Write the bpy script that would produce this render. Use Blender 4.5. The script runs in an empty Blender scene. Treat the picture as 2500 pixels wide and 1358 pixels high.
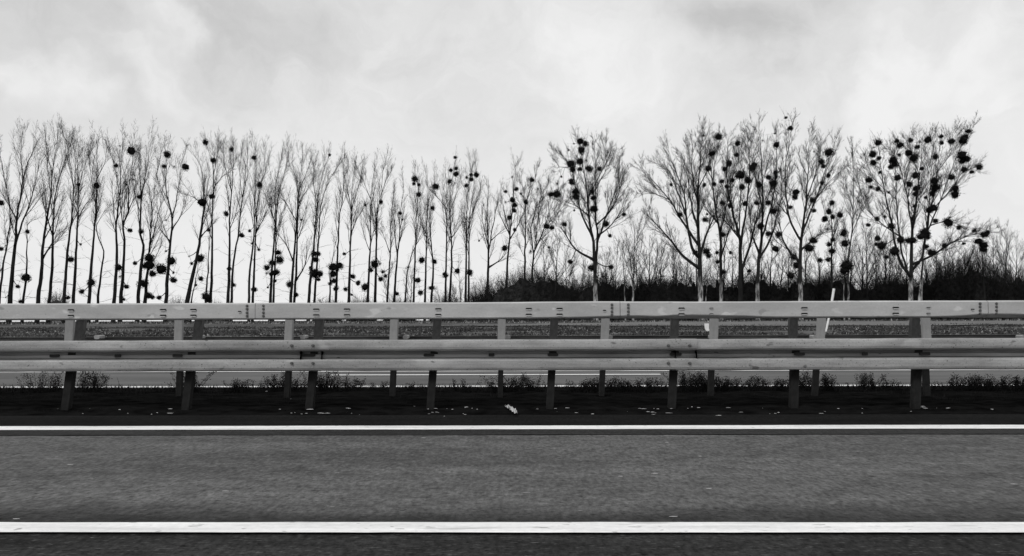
import bpy, math, random
import numpy as np
from mathutils import Vector, Matrix, Euler, noise

C = bpy.context.scene
COL = C.collection
R = math.radians
random.seed(7)
rng = np.random.default_rng(7)

# ------------------------------------------------------------------ camera
F_PX = 1805.0                       # focal length in pixels of the 2500 px wide photograph
CAM_H = 1.0
PITCH = math.atan(96.0 / F_PX)
cam_d = bpy.data.cameras.new('camera')
cam = bpy.data.objects.new('camera', cam_d)
COL.objects.link(cam)
cam_d.sensor_width = 36.0
cam_d.lens = 36.0 * F_PX / 2500.0
cam_d.clip_start = 0.05
cam_d.clip_end = 6000
CM = Matrix.Rotation(R(0.65), 4, 'Z') @ Matrix.Rotation(math.pi / 2 + PITCH, 4, 'X') @ Matrix.Rotation(R(-0.18), 4, 'Z')
CM.translation = (0, 0, CAM_H)
cam.matrix_world = CM
C.camera = cam
CR = CM.to_3x3()

# ------------------------------------------------------------------ world, sun, exposure
SUN_EL, SUN_AZ = 50.0, 212.0        # sun behind the camera's left shoulder, veiled by cloud
W = bpy.data.worlds.new('World')
C.world = W
W.use_nodes = True
nt = W.node_tree
for n in list(nt.nodes):
    nt.nodes.remove(n)
def N(tree, t, **kw):
    n = tree.nodes.new(t)
    for k, v in kw.items():
        setattr(n, k, v)
    return n
def L(tree, a, b):
    tree.links.new(a, b)
def mathn(tree, op, a, b=None, c=None, clamp=False):
    n = tree.nodes.new('ShaderNodeMath'); n.operation = op; n.use_clamp = clamp
    for i, v in enumerate((a, b, c)):
        if v is None: continue
        if isinstance(v, (int, float)): n.inputs[i].default_value = v
        else: tree.links.new(v, n.inputs[i])
    return n.outputs[0]
out = N(nt, 'ShaderNodeOutputWorld')
sky = N(nt, 'ShaderNodeTexSky')
sky.sky_type = 'NISHITA'; sky.sun_disc = False
sky.sun_elevation = R(SUN_EL); sky.sun_rotation = R(SUN_AZ)
sky.dust_density = 3.0
bw = N(nt, 'ShaderNodeRGBToBW'); L(nt, sky.outputs[0], bw.inputs[0])
tc = N(nt, 'ShaderNodeTexCoord')
D = tc.outputs['Generated']
sep = N(nt, 'ShaderNodeSeparateXYZ'); L(nt, D, sep.inputs[0])
# warp the direction so cloud edges are ragged
wn = N(nt, 'ShaderNodeTexNoise'); wn.inputs['Scale'].default_value = 5.0; wn.inputs['Detail'].default_value = 6
L(nt, D, wn.inputs['Vector'])
sub = N(nt, 'ShaderNodeVectorMath', operation='SUBTRACT'); L(nt, wn.outputs['Color'], sub.inputs[0]); sub.inputs[1].default_value = (.5, .5, .5)
scl = N(nt, 'ShaderNodeVectorMath', operation='SCALE'); L(nt, sub.outputs[0], scl.inputs[0]); scl.inputs['Scale'].default_value = 0.42
wd = N(nt, 'ShaderNodeVectorMath', operation='ADD'); L(nt, D, wd.inputs[0]); L(nt, scl.outputs[0], wd.inputs[1])
mp = N(nt, 'ShaderNodeMapping'); mp.inputs['Scale'].default_value = (1.0, 1.0, 1.9); mp.inputs['Rotation'].default_value = (0, R(-14), 0)
L(nt, wd.outputs[0], mp.inputs[0])
n1 = N(nt, 'ShaderNodeTexNoise'); n1.inputs['Scale'].default_value = 2.6; n1.inputs['Detail'].default_value = 7; n1.inputs['Roughness'].default_value = .55
L(nt, mp.outputs[0], n1.inputs['Vector'])
n2 = N(nt, 'ShaderNodeTexNoise'); n2.inputs['Scale'].default_value = 7; n2.inputs['Detail'].default_value = 10; n2.inputs['Roughness'].default_value = .62; n2.inputs['Distortion'].default_value = .6
L(nt, mp.outputs[0], n2.inputs['Vector'])
el = mathn(nt, 'MAXIMUM', sep.outputs['Z'], 0.0)
# stratus is paler low down, greyer higher up
mr = N(nt, 'ShaderNodeMapRange'); mr.interpolation_type = 'SMOOTHSTEP'
L(nt, el, mr.inputs['Value'])
mr.inputs['From Min'].default_value = 0.02; mr.inputs['From Max'].default_value = 0.42
mr.inputs['To Min'].default_value = 0.87; mr.inputs['To Max'].default_value = 0.765
val = mr.outputs[0]
amp = mathn(nt, 'MULTIPLY_ADD', el, 1.1, 0.12)
amp = mathn(nt, 'MINIMUM', amp, 0.5)
t1 = mathn(nt, 'MULTIPLY', mathn(nt, 'SUBTRACT', n1.outputs['Fac'], 0.5), amp)
val = mathn(nt, 'ADD', val, mathn(nt, 'MULTIPLY', t1, 0.36))
t2 = mathn(nt, 'MULTIPLY', mathn(nt, 'SUBTRACT', n2.outputs['Fac'], 0.5), amp)
val = mathn(nt, 'ADD', val, mathn(nt, 'MULTIPLY', t2, 0.58))
def skydir(px, py):
    v = CR @ Vector(((px - 1250) / F_PX, (679 - py) / F_PX, -1.0))
    return v.normalized()
# big soft cloud masses: (px, py, radius in px, brightness change)
CLOUDS = [(160, 20, 420, -0.12), (620, 100, 300, -0.07), (340, 225, 130, 0.13), (420, 190, 80, 0.10), (60, 215, 90, .08),
          (1930, 60, 230, -0.13), (1870, 200, 110, -0.12), (1780, 30, 200, -0.04), (1480, 80, 200, 0.05), (1050, 60, 260, -0.02),
          (2330, 130, 230, 0.08), (2180, 200, 120, 0.07), (1500, 230, 230, 0.03),
          (2450, 20, 120, 0.05), (40, 190, 110, 0.07), (2280, 20, 120, -0.08), (1800, 320, 190, -0.04)]
for (px, py, rad, a) in CLOUDS:
    c = skydir(px, py)
    dn = N(nt, 'ShaderNodeVectorMath', operation='DISTANCE'); L(nt, wd.outputs[0], dn.inputs[0]); dn.inputs[1].default_value = c
    m = N(nt, 'ShaderNodeMapRange'); m.interpolation_type = 'SMOOTHSTEP'
    L(nt, dn.outputs['Value'], m.inputs['Value'])
    m.inputs['From Min'].default_value = 0.15 * rad / F_PX; m.inputs['From Max'].default_value = 1.15 * rad / F_PX
    m.inputs['To Min'].default_value = a; m.inputs['To Max'].default_value = 0
    val = mathn(nt, 'ADD', val, m.outputs[0])
val = mathn(nt, 'MINIMUM', val, 0.90)
val = mathn(nt, 'MAXIMUM', val, 0.2)
# thin veil of clear sky shining through the cloud layer
thr = mathn(nt, 'MULTIPLY', bw.outputs[0], 0.10)
tot = mathn(nt, 'ADD', mathn(nt, 'MULTIPLY', val, 0.96), mathn(nt, 'MULTIPLY', mathn(nt, 'MINIMUM', thr, 1.0), 0.04))
bg = N(nt, 'ShaderNodeBackground'); L(nt, tot, bg.inputs['Color']); bg.inputs['Strength'].default_value = 1.0
L(nt, bg.outputs[0], out.inputs[0])

sd = bpy.data.lights.new('sun', 'SUN'); so = bpy.data.objects.new('sun', sd); COL.objects.link(so)
sd.energy = 1.5; sd.angle = R(12); sd.color = (1, .995, .985)
az = R(SUN_AZ)
sv = Vector((math.sin(az) * math.cos(R(SUN_EL)), math.cos(az) * math.cos(R(SUN_EL)), math.sin(R(SUN_EL))))
so.rotation_euler = sv.to_track_quat('Z', 'Y').to_euler()
C.view_settings.view_transform = 'Standard'
C.view_settings.look = 'None'
C.view_settings.exposure = 0.0
C.view_settings.gamma = 1.0
C.view_settings.use_curve_mapping = False

# ------------------------------------------------------------------ helpers
def at(px, py, Y):
    """the point on the upright plane at depth Y that the photograph shows at (px, py)"""
    v = CR @ Vector(((px - 1250) / F_PX, (679 - py) / F_PX, -1.0))
    s = Y / v.y
    return Vector((v.x * s, Y, CAM_H + v.z * s))
def on_ground(px, py, z=0.0):
    v = CR @ Vector(((px - 1250) / F_PX, (679 - py) / F_PX, -1.0))
    s = (z - CAM_H) / v.z
    return Vector((v.x * s, v.y * s, z))

def obj(name, mesh, mat=None, parent=None):
    if mat is not None and not mesh.materials:
        for m in (mat if isinstance(mat, (list, tuple)) else [mat]): mesh.materials.append(m)
    o = bpy.data.objects.new(name, mesh)
    COL.objects.link(o)
    if parent is not None: o.parent = parent
    return o
def empty(name, loc, label, cat, group=None):
    o = bpy.data.objects.new(name, None); o.empty_display_size = .3
    o.location = loc; COL.objects.link(o)
    o['label'] = label; o['category'] = cat
    if group: o['group'] = group
    return o
def tag(o, label=None, cat=None, group=None, kind=None):
    if label: o['label'] = label
    if cat: o['category'] = cat
    if group: o['group'] = group
    if kind: o['kind'] = kind
    return o
def mesh_np(name, V, Fq, smooth=False, mats=None, slots=None):
    """V (n,3) array; Fq (m,k) array of same-size polygons"""
    V = np.asarray(V, dtype=np.float32); Fq = np.asarray(Fq, dtype=np.int32)
    me = bpy.data.meshes.new(name)
    k = Fq.shape[1]
    me.vertices.add(len(V)); me.vertices.foreach_set('co', V.ravel())
    me.loops.add(Fq.size); me.loops.foreach_set('vertex_index', Fq.ravel())
    me.polygons.add(len(Fq))
    me.polygons.foreach_set('loop_start', np.arange(0, Fq.size, k, dtype=np.int32))
    me.polygons.foreach_set('loop_total', np.full(len(Fq), k, dtype=np.int32))
    if mats: 
        for m in mats: me.materials.append(m)
    if slots is not None: me.polygons.foreach_set('material_index', np.asarray(slots, dtype=np.int32))
    if smooth: me.polygons.foreach_set('use_smooth', np.ones(len(Fq), dtype=bool))
    me.update(calc_edges=True)
    return me
def pyd(name, V, Fs, smooth=False):
    me = bpy.data.meshes.new(name); me.from_pydata([tuple(v) for v in V], [], Fs)
    if smooth:
        for p in me.polygons: p.use_smooth = True
    me.update(); return me

class Segs:
    """collects tapered three-sided sticks, built in one go"""
    def __init__(s): s.a = []; s.b = []; s.ra = []; s.rb = []
    def add(s, a, b, ra, rb): s.a.append(a); s.b.append(b); s.ra.append(ra); s.rb.append(rb)
    def mesh(s, name, origin, sides=3):
        A = np.array(s.a, dtype=float) - np.array(origin); B = np.array(s.b, dtype=float) - np.array(origin)
        ra = np.array(s.ra)[:, None]; rb = np.array(s.rb)[:, None]
        d = B - A; d /= np.maximum(np.linalg.norm(d, axis=1, keepdims=True), 1e-6)
        ref = np.where(np.abs(d[:, 2:3]) > .9, np.array([[1., 0, 0]]), np.array([[0., 0, 1.]]))
        u = np.cross(d, ref); u /= np.linalg.norm(u, axis=1, keepdims=True); v = np.cross(d, u)
        n = len(A); V = np.zeros((n, 2 * sides, 3))
        for i in range(sides):
            t = 2 * math.pi * i / sides
            e = u * math.cos(t) + v * math.sin(t)
            V[:, i] = A + e * ra; V[:, i + sides] = B + e * rb
        base = (np.arange(n) * 2 * sides)[:, None]
        Fs = []
        for i in range(sides):
            j = (i + 1) % sides
            Fs.append(np.concatenate([base + i, base + j, base + sides + j, base + sides + i], axis=1))
        Fq = np.stack(Fs, axis=1).reshape(-1, 4)
        return mesh_np(name, V.reshape(-1, 3), Fq, smooth=True)

def tube(V, Fs, pts, rad, sides=7, cap=True, rough=0.0):
    base = len(V); n = len(pts)
    for i, p in enumerate(pts):
        d = (pts[min(i + 1, n - 1)] - pts[max(i - 1, 0)]).normalized()
        u = d.cross(Vector((0, 1, 0.13))).normalized(); w = d.cross(u)
        for k in range(sides):
            t = 2 * math.pi * k / sides
            r = rad[i] * (1 + rough * (random.random() - .5))
            V.append(p + (u * math.cos(t) + w * math.sin(t)) * r)
    for i in range(n - 1):
        for k in range(sides):
            a = base + i * sides + k; b = base + i * sides + (k + 1) % sides
            Fs.append((a, b, b + sides, a + sides))
    if cap:
        Fs.append(tuple(base + (n - 1) * sides + k for k in range(sides)))
        Fs.append(tuple(base + k for k in reversed(range(sides))))

# ------------------------------------------------------------------ materials
def mat(name, lo, hi=None, scale=8.0, stretch=(1, 1, 1), rough=.85, detail=6, metallic=0.0, bump=0.0, bscale=60., speck=None, spec=.3, coords='Object', contrast=(.35, .65), grain=None):
    m = bpy.data.materials.new(name); m.use_nodes = True
    t = m.node_tree; b = t.nodes['Principled BSDF']
    b.inputs['Roughness'].default_value = rough; b.inputs['Metallic'].default_value = metallic
    b.inputs['Specular IOR Level'].default_value = spec
    hi = lo if hi is None else hi
    tcn = N(t, 'ShaderNodeTexCoord'); mpn = N(t, 'ShaderNodeMapping'); mpn.inputs['Scale'].default_value = stretch
    L(t, tcn.outputs[coords], mpn.inputs[0])
    nz = N(t, 'ShaderNodeTexNoise'); nz.inputs['Scale'].default_value = scale; nz.inputs['Detail'].default_value = detail; nz.inputs['Roughness'].default_value = .62
    L(t, mpn.outputs[0], nz.inputs['Vector'])
    r = N(t, 'ShaderNodeMapRange'); L(t, nz.outputs['Fac'], r.inputs['Value'])
    r.inputs['From Min'].default_value = contrast[0]; r.inputs['From Max'].default_value = contrast[1]
    r.inputs['To Min'].default_value = lo; r.inputs['To Max'].default_value = hi
    o = r.outputs[0]
    if speck:
        for (sc, st, thr, v) in speck:
            mp2 = N(t, 'ShaderNodeMapping'); mp2.inputs['Scale'].default_value = st
            L(t, tcn.outputs[coords], mp2.inputs[0])
            n3 = N(t, 'ShaderNodeTexNoise'); n3.inputs['Scale'].default_value = sc; n3.inputs['Detail'].default_value = 2
            L(t, mp2.outputs[0], n3.inputs['Vector'])
            r3 = N(t, 'ShaderNodeMapRange'); L(t, n3.outputs['Fac'], r3.inputs['Value'])
            r3.inputs['From Min'].default_value = thr; r3.inputs['From Max'].default_value = thr + .05
            r3.inputs['To Min'].default_value = 0; r3.inputs['To Max'].default_value = 1
            mx = N(t, 'ShaderNodeMix'); mx.data_type = 'FLOAT'
            L(t, r3.outputs[0], mx.inputs[0]); L(t, o, mx.inputs[2]); mx.inputs[3].default_value = v
            o = mx.outputs[0]
    if grain:
        for st, a_ in grain:
            mg = N(t, 'ShaderNodeMapping'); mg.inputs['Scale'].default_value = st; L(t, tcn.outputs[coords], mg.inputs[0])
            ng = N(t, 'ShaderNodeTexNoise'); ng.inputs['Scale'].default_value = 1; ng.inputs['Detail'].default_value = 3; ng.inputs['Roughness'].default_value = .7
            L(t, mg.outputs[0], ng.inputs['Vector'])
            o = mathn(t, 'MULTIPLY', o, mathn(t, 'MAXIMUM', mathn(t, 'MULTIPLY_ADD', mathn(t, 'SUBTRACT', ng.outputs['Fac'], .5), 2 * a_, 1.0), .15))
    L(t, o, b.inputs['Base Color'])
    if bump:
        nb = N(t, 'ShaderNodeTexNoise'); nb.inputs['Scale'].default_value = bscale; nb.inputs['Detail'].default_value = 4
        L(t, mpn.outputs[0], nb.inputs['Vector'])
        bp = N(t, 'ShaderNodeBump'); bp.inputs['Strength'].default_value = bump; bp.inputs['Distance'].default_value = .01
        L(t, nb.outputs['Fac'], bp.inputs['Height']); L(t, bp.outputs[0], b.inputs['Normal'])
    return m
ASPHALT_SPECK = [(60, (.3, 1.0, 1), .60, .115), (75, (.3, 1.0, 1), .60, .045), (30, (.35, 1.3, 1), .74, .25), (30, (.3, 1.5, 1), .70, .02)]
M_lane = mat('worn_asphalt', .064, .122, 1.6, (.16, 1, 1), .9, 8, bump=.25, bscale=90, speck=ASPHALT_SPECK, spec=.10, contrast=(.3, .7), grain=[((34, 15, 1), 1.1), ((5, 5, 1), .7)])
M_dark = mat('dark_asphalt', .016, .036, 2.2, (.18, 1, 1), .95, 8, bump=.25, bscale=90, speck=[(60, (.3, 1.0, 1), .60, .055), (75, (.3, 1.0, 1), .60, .010), (30, (.35, 1.3, 1), .74, .16)], spec=.06, grain=[((34, 18, 1), 1.3), ((4, 7, 1), .8)])
M_shoulder = mat('black_asphalt', .009, .014, 3, (.3, 1, 1), 1, 7, bump=.2, bscale=70, spec=.02, grain=[((30, 10, 1), .9)])
M_seam = mat('seam_asphalt', .024, .036, 3, (.2, 1, 1), .95, 7, bump=.2, bscale=90, spec=.08, speck=[(24, (.5, 1.3, 1), .72, .08)], grain=[((30, 10, 1), .9)])
M_far_lane = mat('far_asphalt', .075, .12, 1.5, (.2, 1, 1), .9, 7, bump=.15, spec=.2)
M_paint = mat('road_paint', .62, .84, 5, (.15, 2, 1), .6, 7, bump=.05, contrast=(.3, .6), speck=[(40, (.3, 1, 1), .66, .35), (4, (.3, 3, 1), .66, .52)], grain=[((22, 30, 1), .22)])
M_soil = mat('dark_soil', .003, .010, 7, (.6, 1, 1), 1, 8, bump=.6, bscale=12, spec=0)
M_galv = mat('galvanised_steel', .36, .47, 2.2, (.6, 1, 1.8), .62, 8, bump=.05, bscale=9, spec=.3, speck=[(70, (1, 1, 1), .72, .18), (7, (.5, 1, 1), .62, .54), (9, (.7, 1, 1.2), .70, .30)], contrast=(.36, .64), grain=[((40, 40, 60), .16), ((2, 1, 6), .16)])
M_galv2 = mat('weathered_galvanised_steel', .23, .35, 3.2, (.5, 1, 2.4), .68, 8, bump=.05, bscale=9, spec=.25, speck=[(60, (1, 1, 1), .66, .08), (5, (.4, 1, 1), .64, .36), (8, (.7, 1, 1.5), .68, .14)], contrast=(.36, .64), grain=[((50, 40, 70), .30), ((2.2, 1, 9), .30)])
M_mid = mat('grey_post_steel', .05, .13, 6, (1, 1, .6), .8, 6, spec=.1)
M_post = mat('shaded_post_steel', .008, .030, 6, (1, 1, .6), .8, 6, spec=.08)  # shade below the beams put into the lower posts' colour
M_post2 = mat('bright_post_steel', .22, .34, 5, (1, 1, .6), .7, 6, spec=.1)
M_valley = mat('shaded_valley_steel', .15, .27, 2.5, (.35, 1, 3), .8, 8, spec=.1, contrast=(.38, .62), speck=[(30, (.3, 1, 1), .70, .04)])  # shade of the folded valley put into the colour, with dark grime specks
M_back = mat('shaded_beam_steel', .09, .18, 3, (.4, 1, 2), .8, 5, spec=.1)  # shaded back of the far beam, darkened in the colour itself
M_highlight = mat('slot_highlight', .72, .78, 9, rough=.4)  # highlight along the slot's lower edge, painted as a pale lip
M_hole = mat('black_slot', .012, .02, 9)
M_bolt = mat('rusty_bolt_steel', .05, .12, 30)
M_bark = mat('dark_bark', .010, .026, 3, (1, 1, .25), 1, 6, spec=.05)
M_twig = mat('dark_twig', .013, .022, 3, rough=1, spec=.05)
M_pale = mat('pale_bark', .03, .55, 2.2, (1.6, 1.6, .35), .9, 7, spec=.1, contrast=(.42, .60))
def pale_foot(m):
    t = m.node_tree; b = t.nodes['Principled BSDF']; src = b.inputs['Base Color'].links[0].from_socket
    g = N(t, 'ShaderNodeTexCoord'); sp = N(t, 'ShaderNodeSeparateXYZ'); L(t, g.outputs['Object'], sp.inputs[0])
    nz = N(t, 'ShaderNodeTexNoise'); nz.inputs['Scale'].default_value = 1.3; nz.inputs['Detail'].default_value = 5
    mpn = N(t, 'ShaderNodeMapping'); mpn.inputs['Scale'].default_value = (3, 3, .7); L(t, g.outputs['Object'], mpn.inputs[0]); L(t, mpn.outputs[0], nz.inputs['Vector'])
    z = mathn(t, 'ADD', sp.outputs['Z'], mathn(t, 'MULTIPLY', mathn(t, 'SUBTRACT', nz.outputs['Fac'], .5), 9.0))
    r = N(t, 'ShaderNodeMapRange'); L(t, z, r.inputs['Value'])
    r.inputs['From Min'].default_value = 3.6; r.inputs['From Max'].default_value = 5.6
    mx = N(t, 'ShaderNodeMix'); mx.data_type = 'FLOAT'
    L(t, r.outputs[0], mx.inputs[0]); L(t, src, mx.inputs[2]); mx.inputs[3].default_value = .02
    L(t, mx.outputs[0], b.inputs['Base Color'])
pale_foot(M_pale)
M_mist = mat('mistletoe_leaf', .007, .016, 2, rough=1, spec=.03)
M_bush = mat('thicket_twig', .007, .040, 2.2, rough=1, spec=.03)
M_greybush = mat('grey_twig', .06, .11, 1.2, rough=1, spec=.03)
M_field = mat('rough_field', .03, .15, 1.1, (.35, 1, 1), 1, 9, bump=.8, bscale=6, spec=0, contrast=(.38, .62))
M_path = mat('mown_strip', .12, .19, .8, (.3, 1, 1), 1, 7, spec=0)
M_blade_d = mat('dark_grass', .022, .085, .5, rough=1, spec=0)
M_blade_l = mat('dry_grass', .16, .42, .9, rough=1, spec=0)
M_weed = mat('black_weed', .008, .018, 4, rough=1, spec=.03)
M_litter = mat('pale_litter', .22, .62, 14, rough=.8)
M_white = mat('white_plastic', .72, .82, 9, rough=.5)

# ------------------------------------------------------------------ ground
def gz(x, y):
    """terrain height"""
    def ss(a, b, v):
        t = min(1, max(0, (v - a) / (b - a))); return t * t * (3 - 2 * t)
    z = 0.0
    if y > 28: z += .22 * ss(28, 60, y) + .24 * ss(60, 96, y)
    if y > 150: z -= 7.0 * ss(150, 420, y) + max(0, y - 420) * .02
    if 30 < y < 150: z += .10 * (noise.noise((x * .12, y * .12, 0))) * ss(30, 45, y)
    return z
def soften(m, y0, y1, lo_factor):
    # wheel wear: the lane is polished paler away from the painted line
    t = m.node_tree; b = t.nodes['Principled BSDF']; src = b.inputs['Base Color'].links[0].from_socket
    g = N(t, 'ShaderNodeNewGeometry'); sp = N(t, 'ShaderNodeSeparateXYZ'); L(t, g.outputs['Position'], sp.inputs[0])
    nz = N(t, 'ShaderNodeTexNoise'); nz.inputs['Scale'].default_value = 1.2; nz.inputs['Detail'].default_value = 6
    mpn = N(t, 'ShaderNodeMapping'); mpn.inputs['Scale'].default_value = (.25, 1, 1); L(t, g.outputs['Position'], mpn.inputs[0]); L(t, mpn.outputs[0], nz.inputs['Vector'])
    y = mathn(t, 'ADD', sp.outputs['Y'], mathn(t, 'MULTIPLY', mathn(t, 'SUBTRACT', nz.outputs['Fac'], .5), .7))
    r = N(t, 'ShaderNodeMapRange'); r.interpolation_type = 'SMOOTHSTEP'; L(t, y, r.inputs['Value'])
    r.inputs['From Min'].default_value = y0; r.inputs['From Max'].default_value = y1; r.inputs['To Min'].default_value = lo_factor; r.inputs['To Max'].default_value = 1
    L(t, mathn(t, 'MULTIPLY', src, r.outputs[0]), b.inputs['Base Color'])
soften(M_lane, 3.62, 4.15, .36)
def ground_sheet():
    xs = np.concatenate([[-3000, -1200, -500, -250, -150], np.arange(-110, 111, 2.0), [150, 250, 500, 1200, 3000]])
    ys = np.concatenate([[-300, -60, -8, 8, 12, 20, 28], np.arange(31, 130, 1.5), [135, 142, 150, 180, 220, 280, 340, 420, 900, 2500, 4500]])
    V = [(x, y, gz(x, y) - .03) for y in ys for x in xs]
    nx = len(xs); Fs = [(j * nx + i, j * nx + i + 1, (j + 1) * nx + i + 1, (j + 1) * nx + i) for j in range(len(ys) - 1) for i in range(nx - 1)]
    o = obj('ground', pyd('ground', V, Fs, True), M_field); tag(o, kind='structure')
ground_sheet()
def strip(name, y0, y1, z, m, x0=-90, x1=90, nx=90, wob=0.0, kind='structure'):
    V = []; Fs = []
    for i in range(nx + 1):
        x = x0 + (x1 - x0) * i / nx
        V.append((x, y0 + ((noise.noise((x * .9, y0, 3)) + .8 * noise.noise((x * 7, y0, 3))) * wob), z)); V.append((x, y1 + ((noise.noise((x * .9, y1, 5)) + .8 * noise.noise((x * 7, y1, 5))) * wob), z))
    for i in range(nx): Fs.append((2 * i, 2 * i + 2, 2 * i + 3, 2 * i + 1))
    o = obj(name, pyd(name, V, Fs), m); tag(o, kind=kind); return o
strip('road', -8.0, 7.60, 0.0, M_dark, nx=300)
strip('driving_lane', 3.60, 6.32, 0.004, M_lane, nx=700, wob=.015)
strip('asphalt_seam', 6.32, 6.62, 0.008, M_seam, nx=500, wob=.02)
strip('hard_shoulder', 6.80, 7.66, 0.006, M_shoulder, nx=500, wob=.04)
strip('lane_line', 3.462, 3.628, 0.012, M_paint, nx=1500, wob=.006)
strip('edge_line', 6.60, 6.826, 0.012, M_paint, nx=1500, wob=.010)
strip('opposite_road', 10.62, 26.0, 0.0, M_far_lane)
strip('opposite_shoulder', 10.86, 11.35, 0.004, mat('opposite_shoulder_asphalt', .055, .09, 3, (.2, 1, 1), .95, 6), wob=.05, nx=300)
strip('opposite_edge_line', 10.66, 10.85, 0.008, M_paint)
strip('opposite_halo_line', 13.72, 13.95, 0.008, M_paint)  # bright halo along the beam's lower edge, drawn in as road paint
d0 = on_ground(813, 915).x; d1 = on_ground(1612, 915).x
for k in range(-3, 4):
    strip('lane_dash', 12.83, 12.99, 0.008, M_paint, d0 + k * 14.0, d0 + k * 14.0 + (d1 - d0), 4)
# median soil, slightly lumpy
def soil():
    xs = np.arange(-30, 30.01, .12); ys = np.arange(7.58, 10.66, .14)
    V = []
    for y in ys:
        for x in xs:
            e = min(1, (y - 7.58) / .35, (10.60 - y) / 1.3); e = max(0, e)
            V.append((x, y, .002 + e * (.055 + .03 * noise.noise((x * 1.3, y * 1.3, 0)) + .02 * noise.noise((x * 6, y * 6, 1)))))
    nx = len(xs); Fs = [(j * nx + i, j * nx + i + 1, (j + 1) * nx + i + 1, (j + 1) * nx + i) for j in range(len(ys) - 1) for i in range(nx - 1)]
    o = obj('median_soil', pyd('median_soil', V, Fs, True), M_soil); tag(o, kind='structure')
soil()
# mown strip across the field (right side of the view)
def mown():
    V = []; Fs = []; n = 120
    for i in range(n + 1):
        x = -10 + 95 * i / n
        w = min(1, max(0, (x + 10) / 26))
        ya = 64 - 5 * w + noise.noise((x * .2, 0, 0)) * 1.5; yb = ya + 2 + 24 * w + noise.noise((x * .2, 4, 0)) * 2
        m_ = 6
        for k in range(m_ + 1):
            y = ya + (yb - ya) * k / m_
            V.append((x, y, gz(x, y) + .05))
    for i in range(n):
        for k in range(6): a = i * 7 + k; Fs.append((a, a + 7, a + 8, a + 1))
    o = obj('mown_path', pyd('mown_path', V, Fs, True), M_path); tag(o, kind='structure')
mown()
# rough grass on the field: real blades and tufts
def grass(name, n, y0, y1, x_of, h0, h1, m, label, p_l=0.5, w=(.03, .07)):
    P = []; 
    y = y0 + (y1 - y0) * rng.random(n) ** 1.0
    x = x_of(rng.random(n), y)
    keep = np.array([noise.noise((a * .16, b * .35, 9)) > -.15 + .3 * (random.random() - .5) for a, b in zip(x, y)])
    x = x[keep]; y = y[keep]; n = len(x)
    z = np.array([gz(a, b) for a, b in zip(x, y)]) - .05
    h = h0 + (h1 - h0) * rng.random(n) ** 2; ww = w[0] + (w[1] - w[0]) * rng.random(n)
    th = rng.random(n) * math.pi; lean = (rng.random((n, 2)) - .5) * .9 * h[:, None]
    V = np.zeros((n, 3, 3))
    dx = np.cos(th) * ww; dy = np.sin(th) * ww * .3
    V[:, 0] = np.stack([x - dx, y - dy, z], 1); V[:, 1] = np.stack([x + dx, y + dy, z], 1)
    V[:, 2] = np.stack([x + lean[:, 0], y + lean[:, 1], z + h], 1)
    me = mesh_np(name, V.reshape(-1, 3), np.arange(3 * n).reshape(-1, 3))
    o = obj(name, me, m); tag(o, label, 'grass', kind='stuff')
xo = lambda u, y: (u * 1.5 - .75) * y * 1.02
grass('rough_grass', 42000, 34, 66, xo, .04, .20, M_blade_d, 'dark rough grass covering the near field behind the barriers', w=(.05, .16))
grass('dry_grass', 3800, 37, 60, xo, .04, .14, M_blade_l, 'pale dry grass stalks flecking the near field', w=(.02, .09))
grass('verge_grass', 9000, 84, 97, xo, .10, .40, M_blade_d, 'dark tall grass along the foot of the trees', w=(.05, .12))
grass('verge_dry_grass', 3000, 82, 94, xo, .08, .35, M_blade_l, 'pale dry tufts along the foot of the trees', w=(.04, .12))

# ------------------------------------------------------------------ trees
Z1 = (2.7156, 0, 260); Z2 = (2.9516, 620, 300); Z3 = (2.7156, 1200, 260); Z4 = (2.7167, 1840, 260)
def zc(z, p): return (p[0] / z[0] + z[1], p[1] / z[0] + z[2])
def catmull(P, step):
    out = []
    n = len(P)
    for i in range(n - 1):
        p0 = P[max(i - 1, 0)]; p1 = P[i]; p2 = P[i + 1]; p3 = P[min(i + 2, n - 1)]
        k = max(2, int((p2 - p1).length / step))
        for j in range(k):
            t = j / k
            out.append(.5 * ((2 * p1) + (p2 - p0) * t + (2 * p0 - 5 * p1 + 4 * p2 - p3) * t * t + (3 * p1 - p0 - 3 * p2 + p3) * t ** 3))
    out.append(P[-1].copy()); return out
def rvec():
    return Vector((random.gauss(0, 1), random.gauss(0, 1), random.gauss(0, 1)))
def perp_dir(d, ang):
    """a direction at angle ang from d, random side"""
    u = d.orthogonal().normalized(); w = d.cross(u)
    t = random.uniform(0, 2 * math.pi)
    return (d * math.cos(ang) + (u * math.cos(t) + w * math.sin(t)) * math.sin(ang)).normalized()
def grow(S, p, d, length, r, level, up, dens):
    n = {1: 7, 2: 4, 3: 2}[level]
    seg = length / n; pts = [p.copy()]; dirs = []
    for i in range(n):
        d = (d + rvec() * (.042 if level == 1 else .065) + Vector((0, 0, up * .5))).normalized()
        q = p + d * seg
        r0 = r * (1 - .84 * i / n); r1 = r * (1 - .84 * (i + 1) / n)
        S.add(p, q, r0, r1); dirs.append(d); p = q; pts.append(p.copy())
    if level == 3: return
    k = int((3.4 * max(.8, min(6, length)) if level == 1 else 6) * dens * (0.7 + .6 * random.random()))
    for _ in range(max(2, k)):
        t = random.uniform(.14, 1.0) * n
        i = min(int(t), n - 1); b = pts[i].lerp(pts[i + 1], t - i)
        f = 1 - .45 * t / n
        if level == 1: grow(S, b, perp_dir(dirs[i], R(random.uniform(14, 36))), max(.6, min(2.6, length * .42) * f) * random.uniform(.55, 1.3), max(.009, r * .36 * f), 2, .12, dens)
        else: grow(S, b, perp_dir(dirs[i], R(random.uniform(14, 38))), max(.35, length * .5 * f) * random.uniform(.6, 1.2), .0065, 3, .10, dens)

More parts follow.
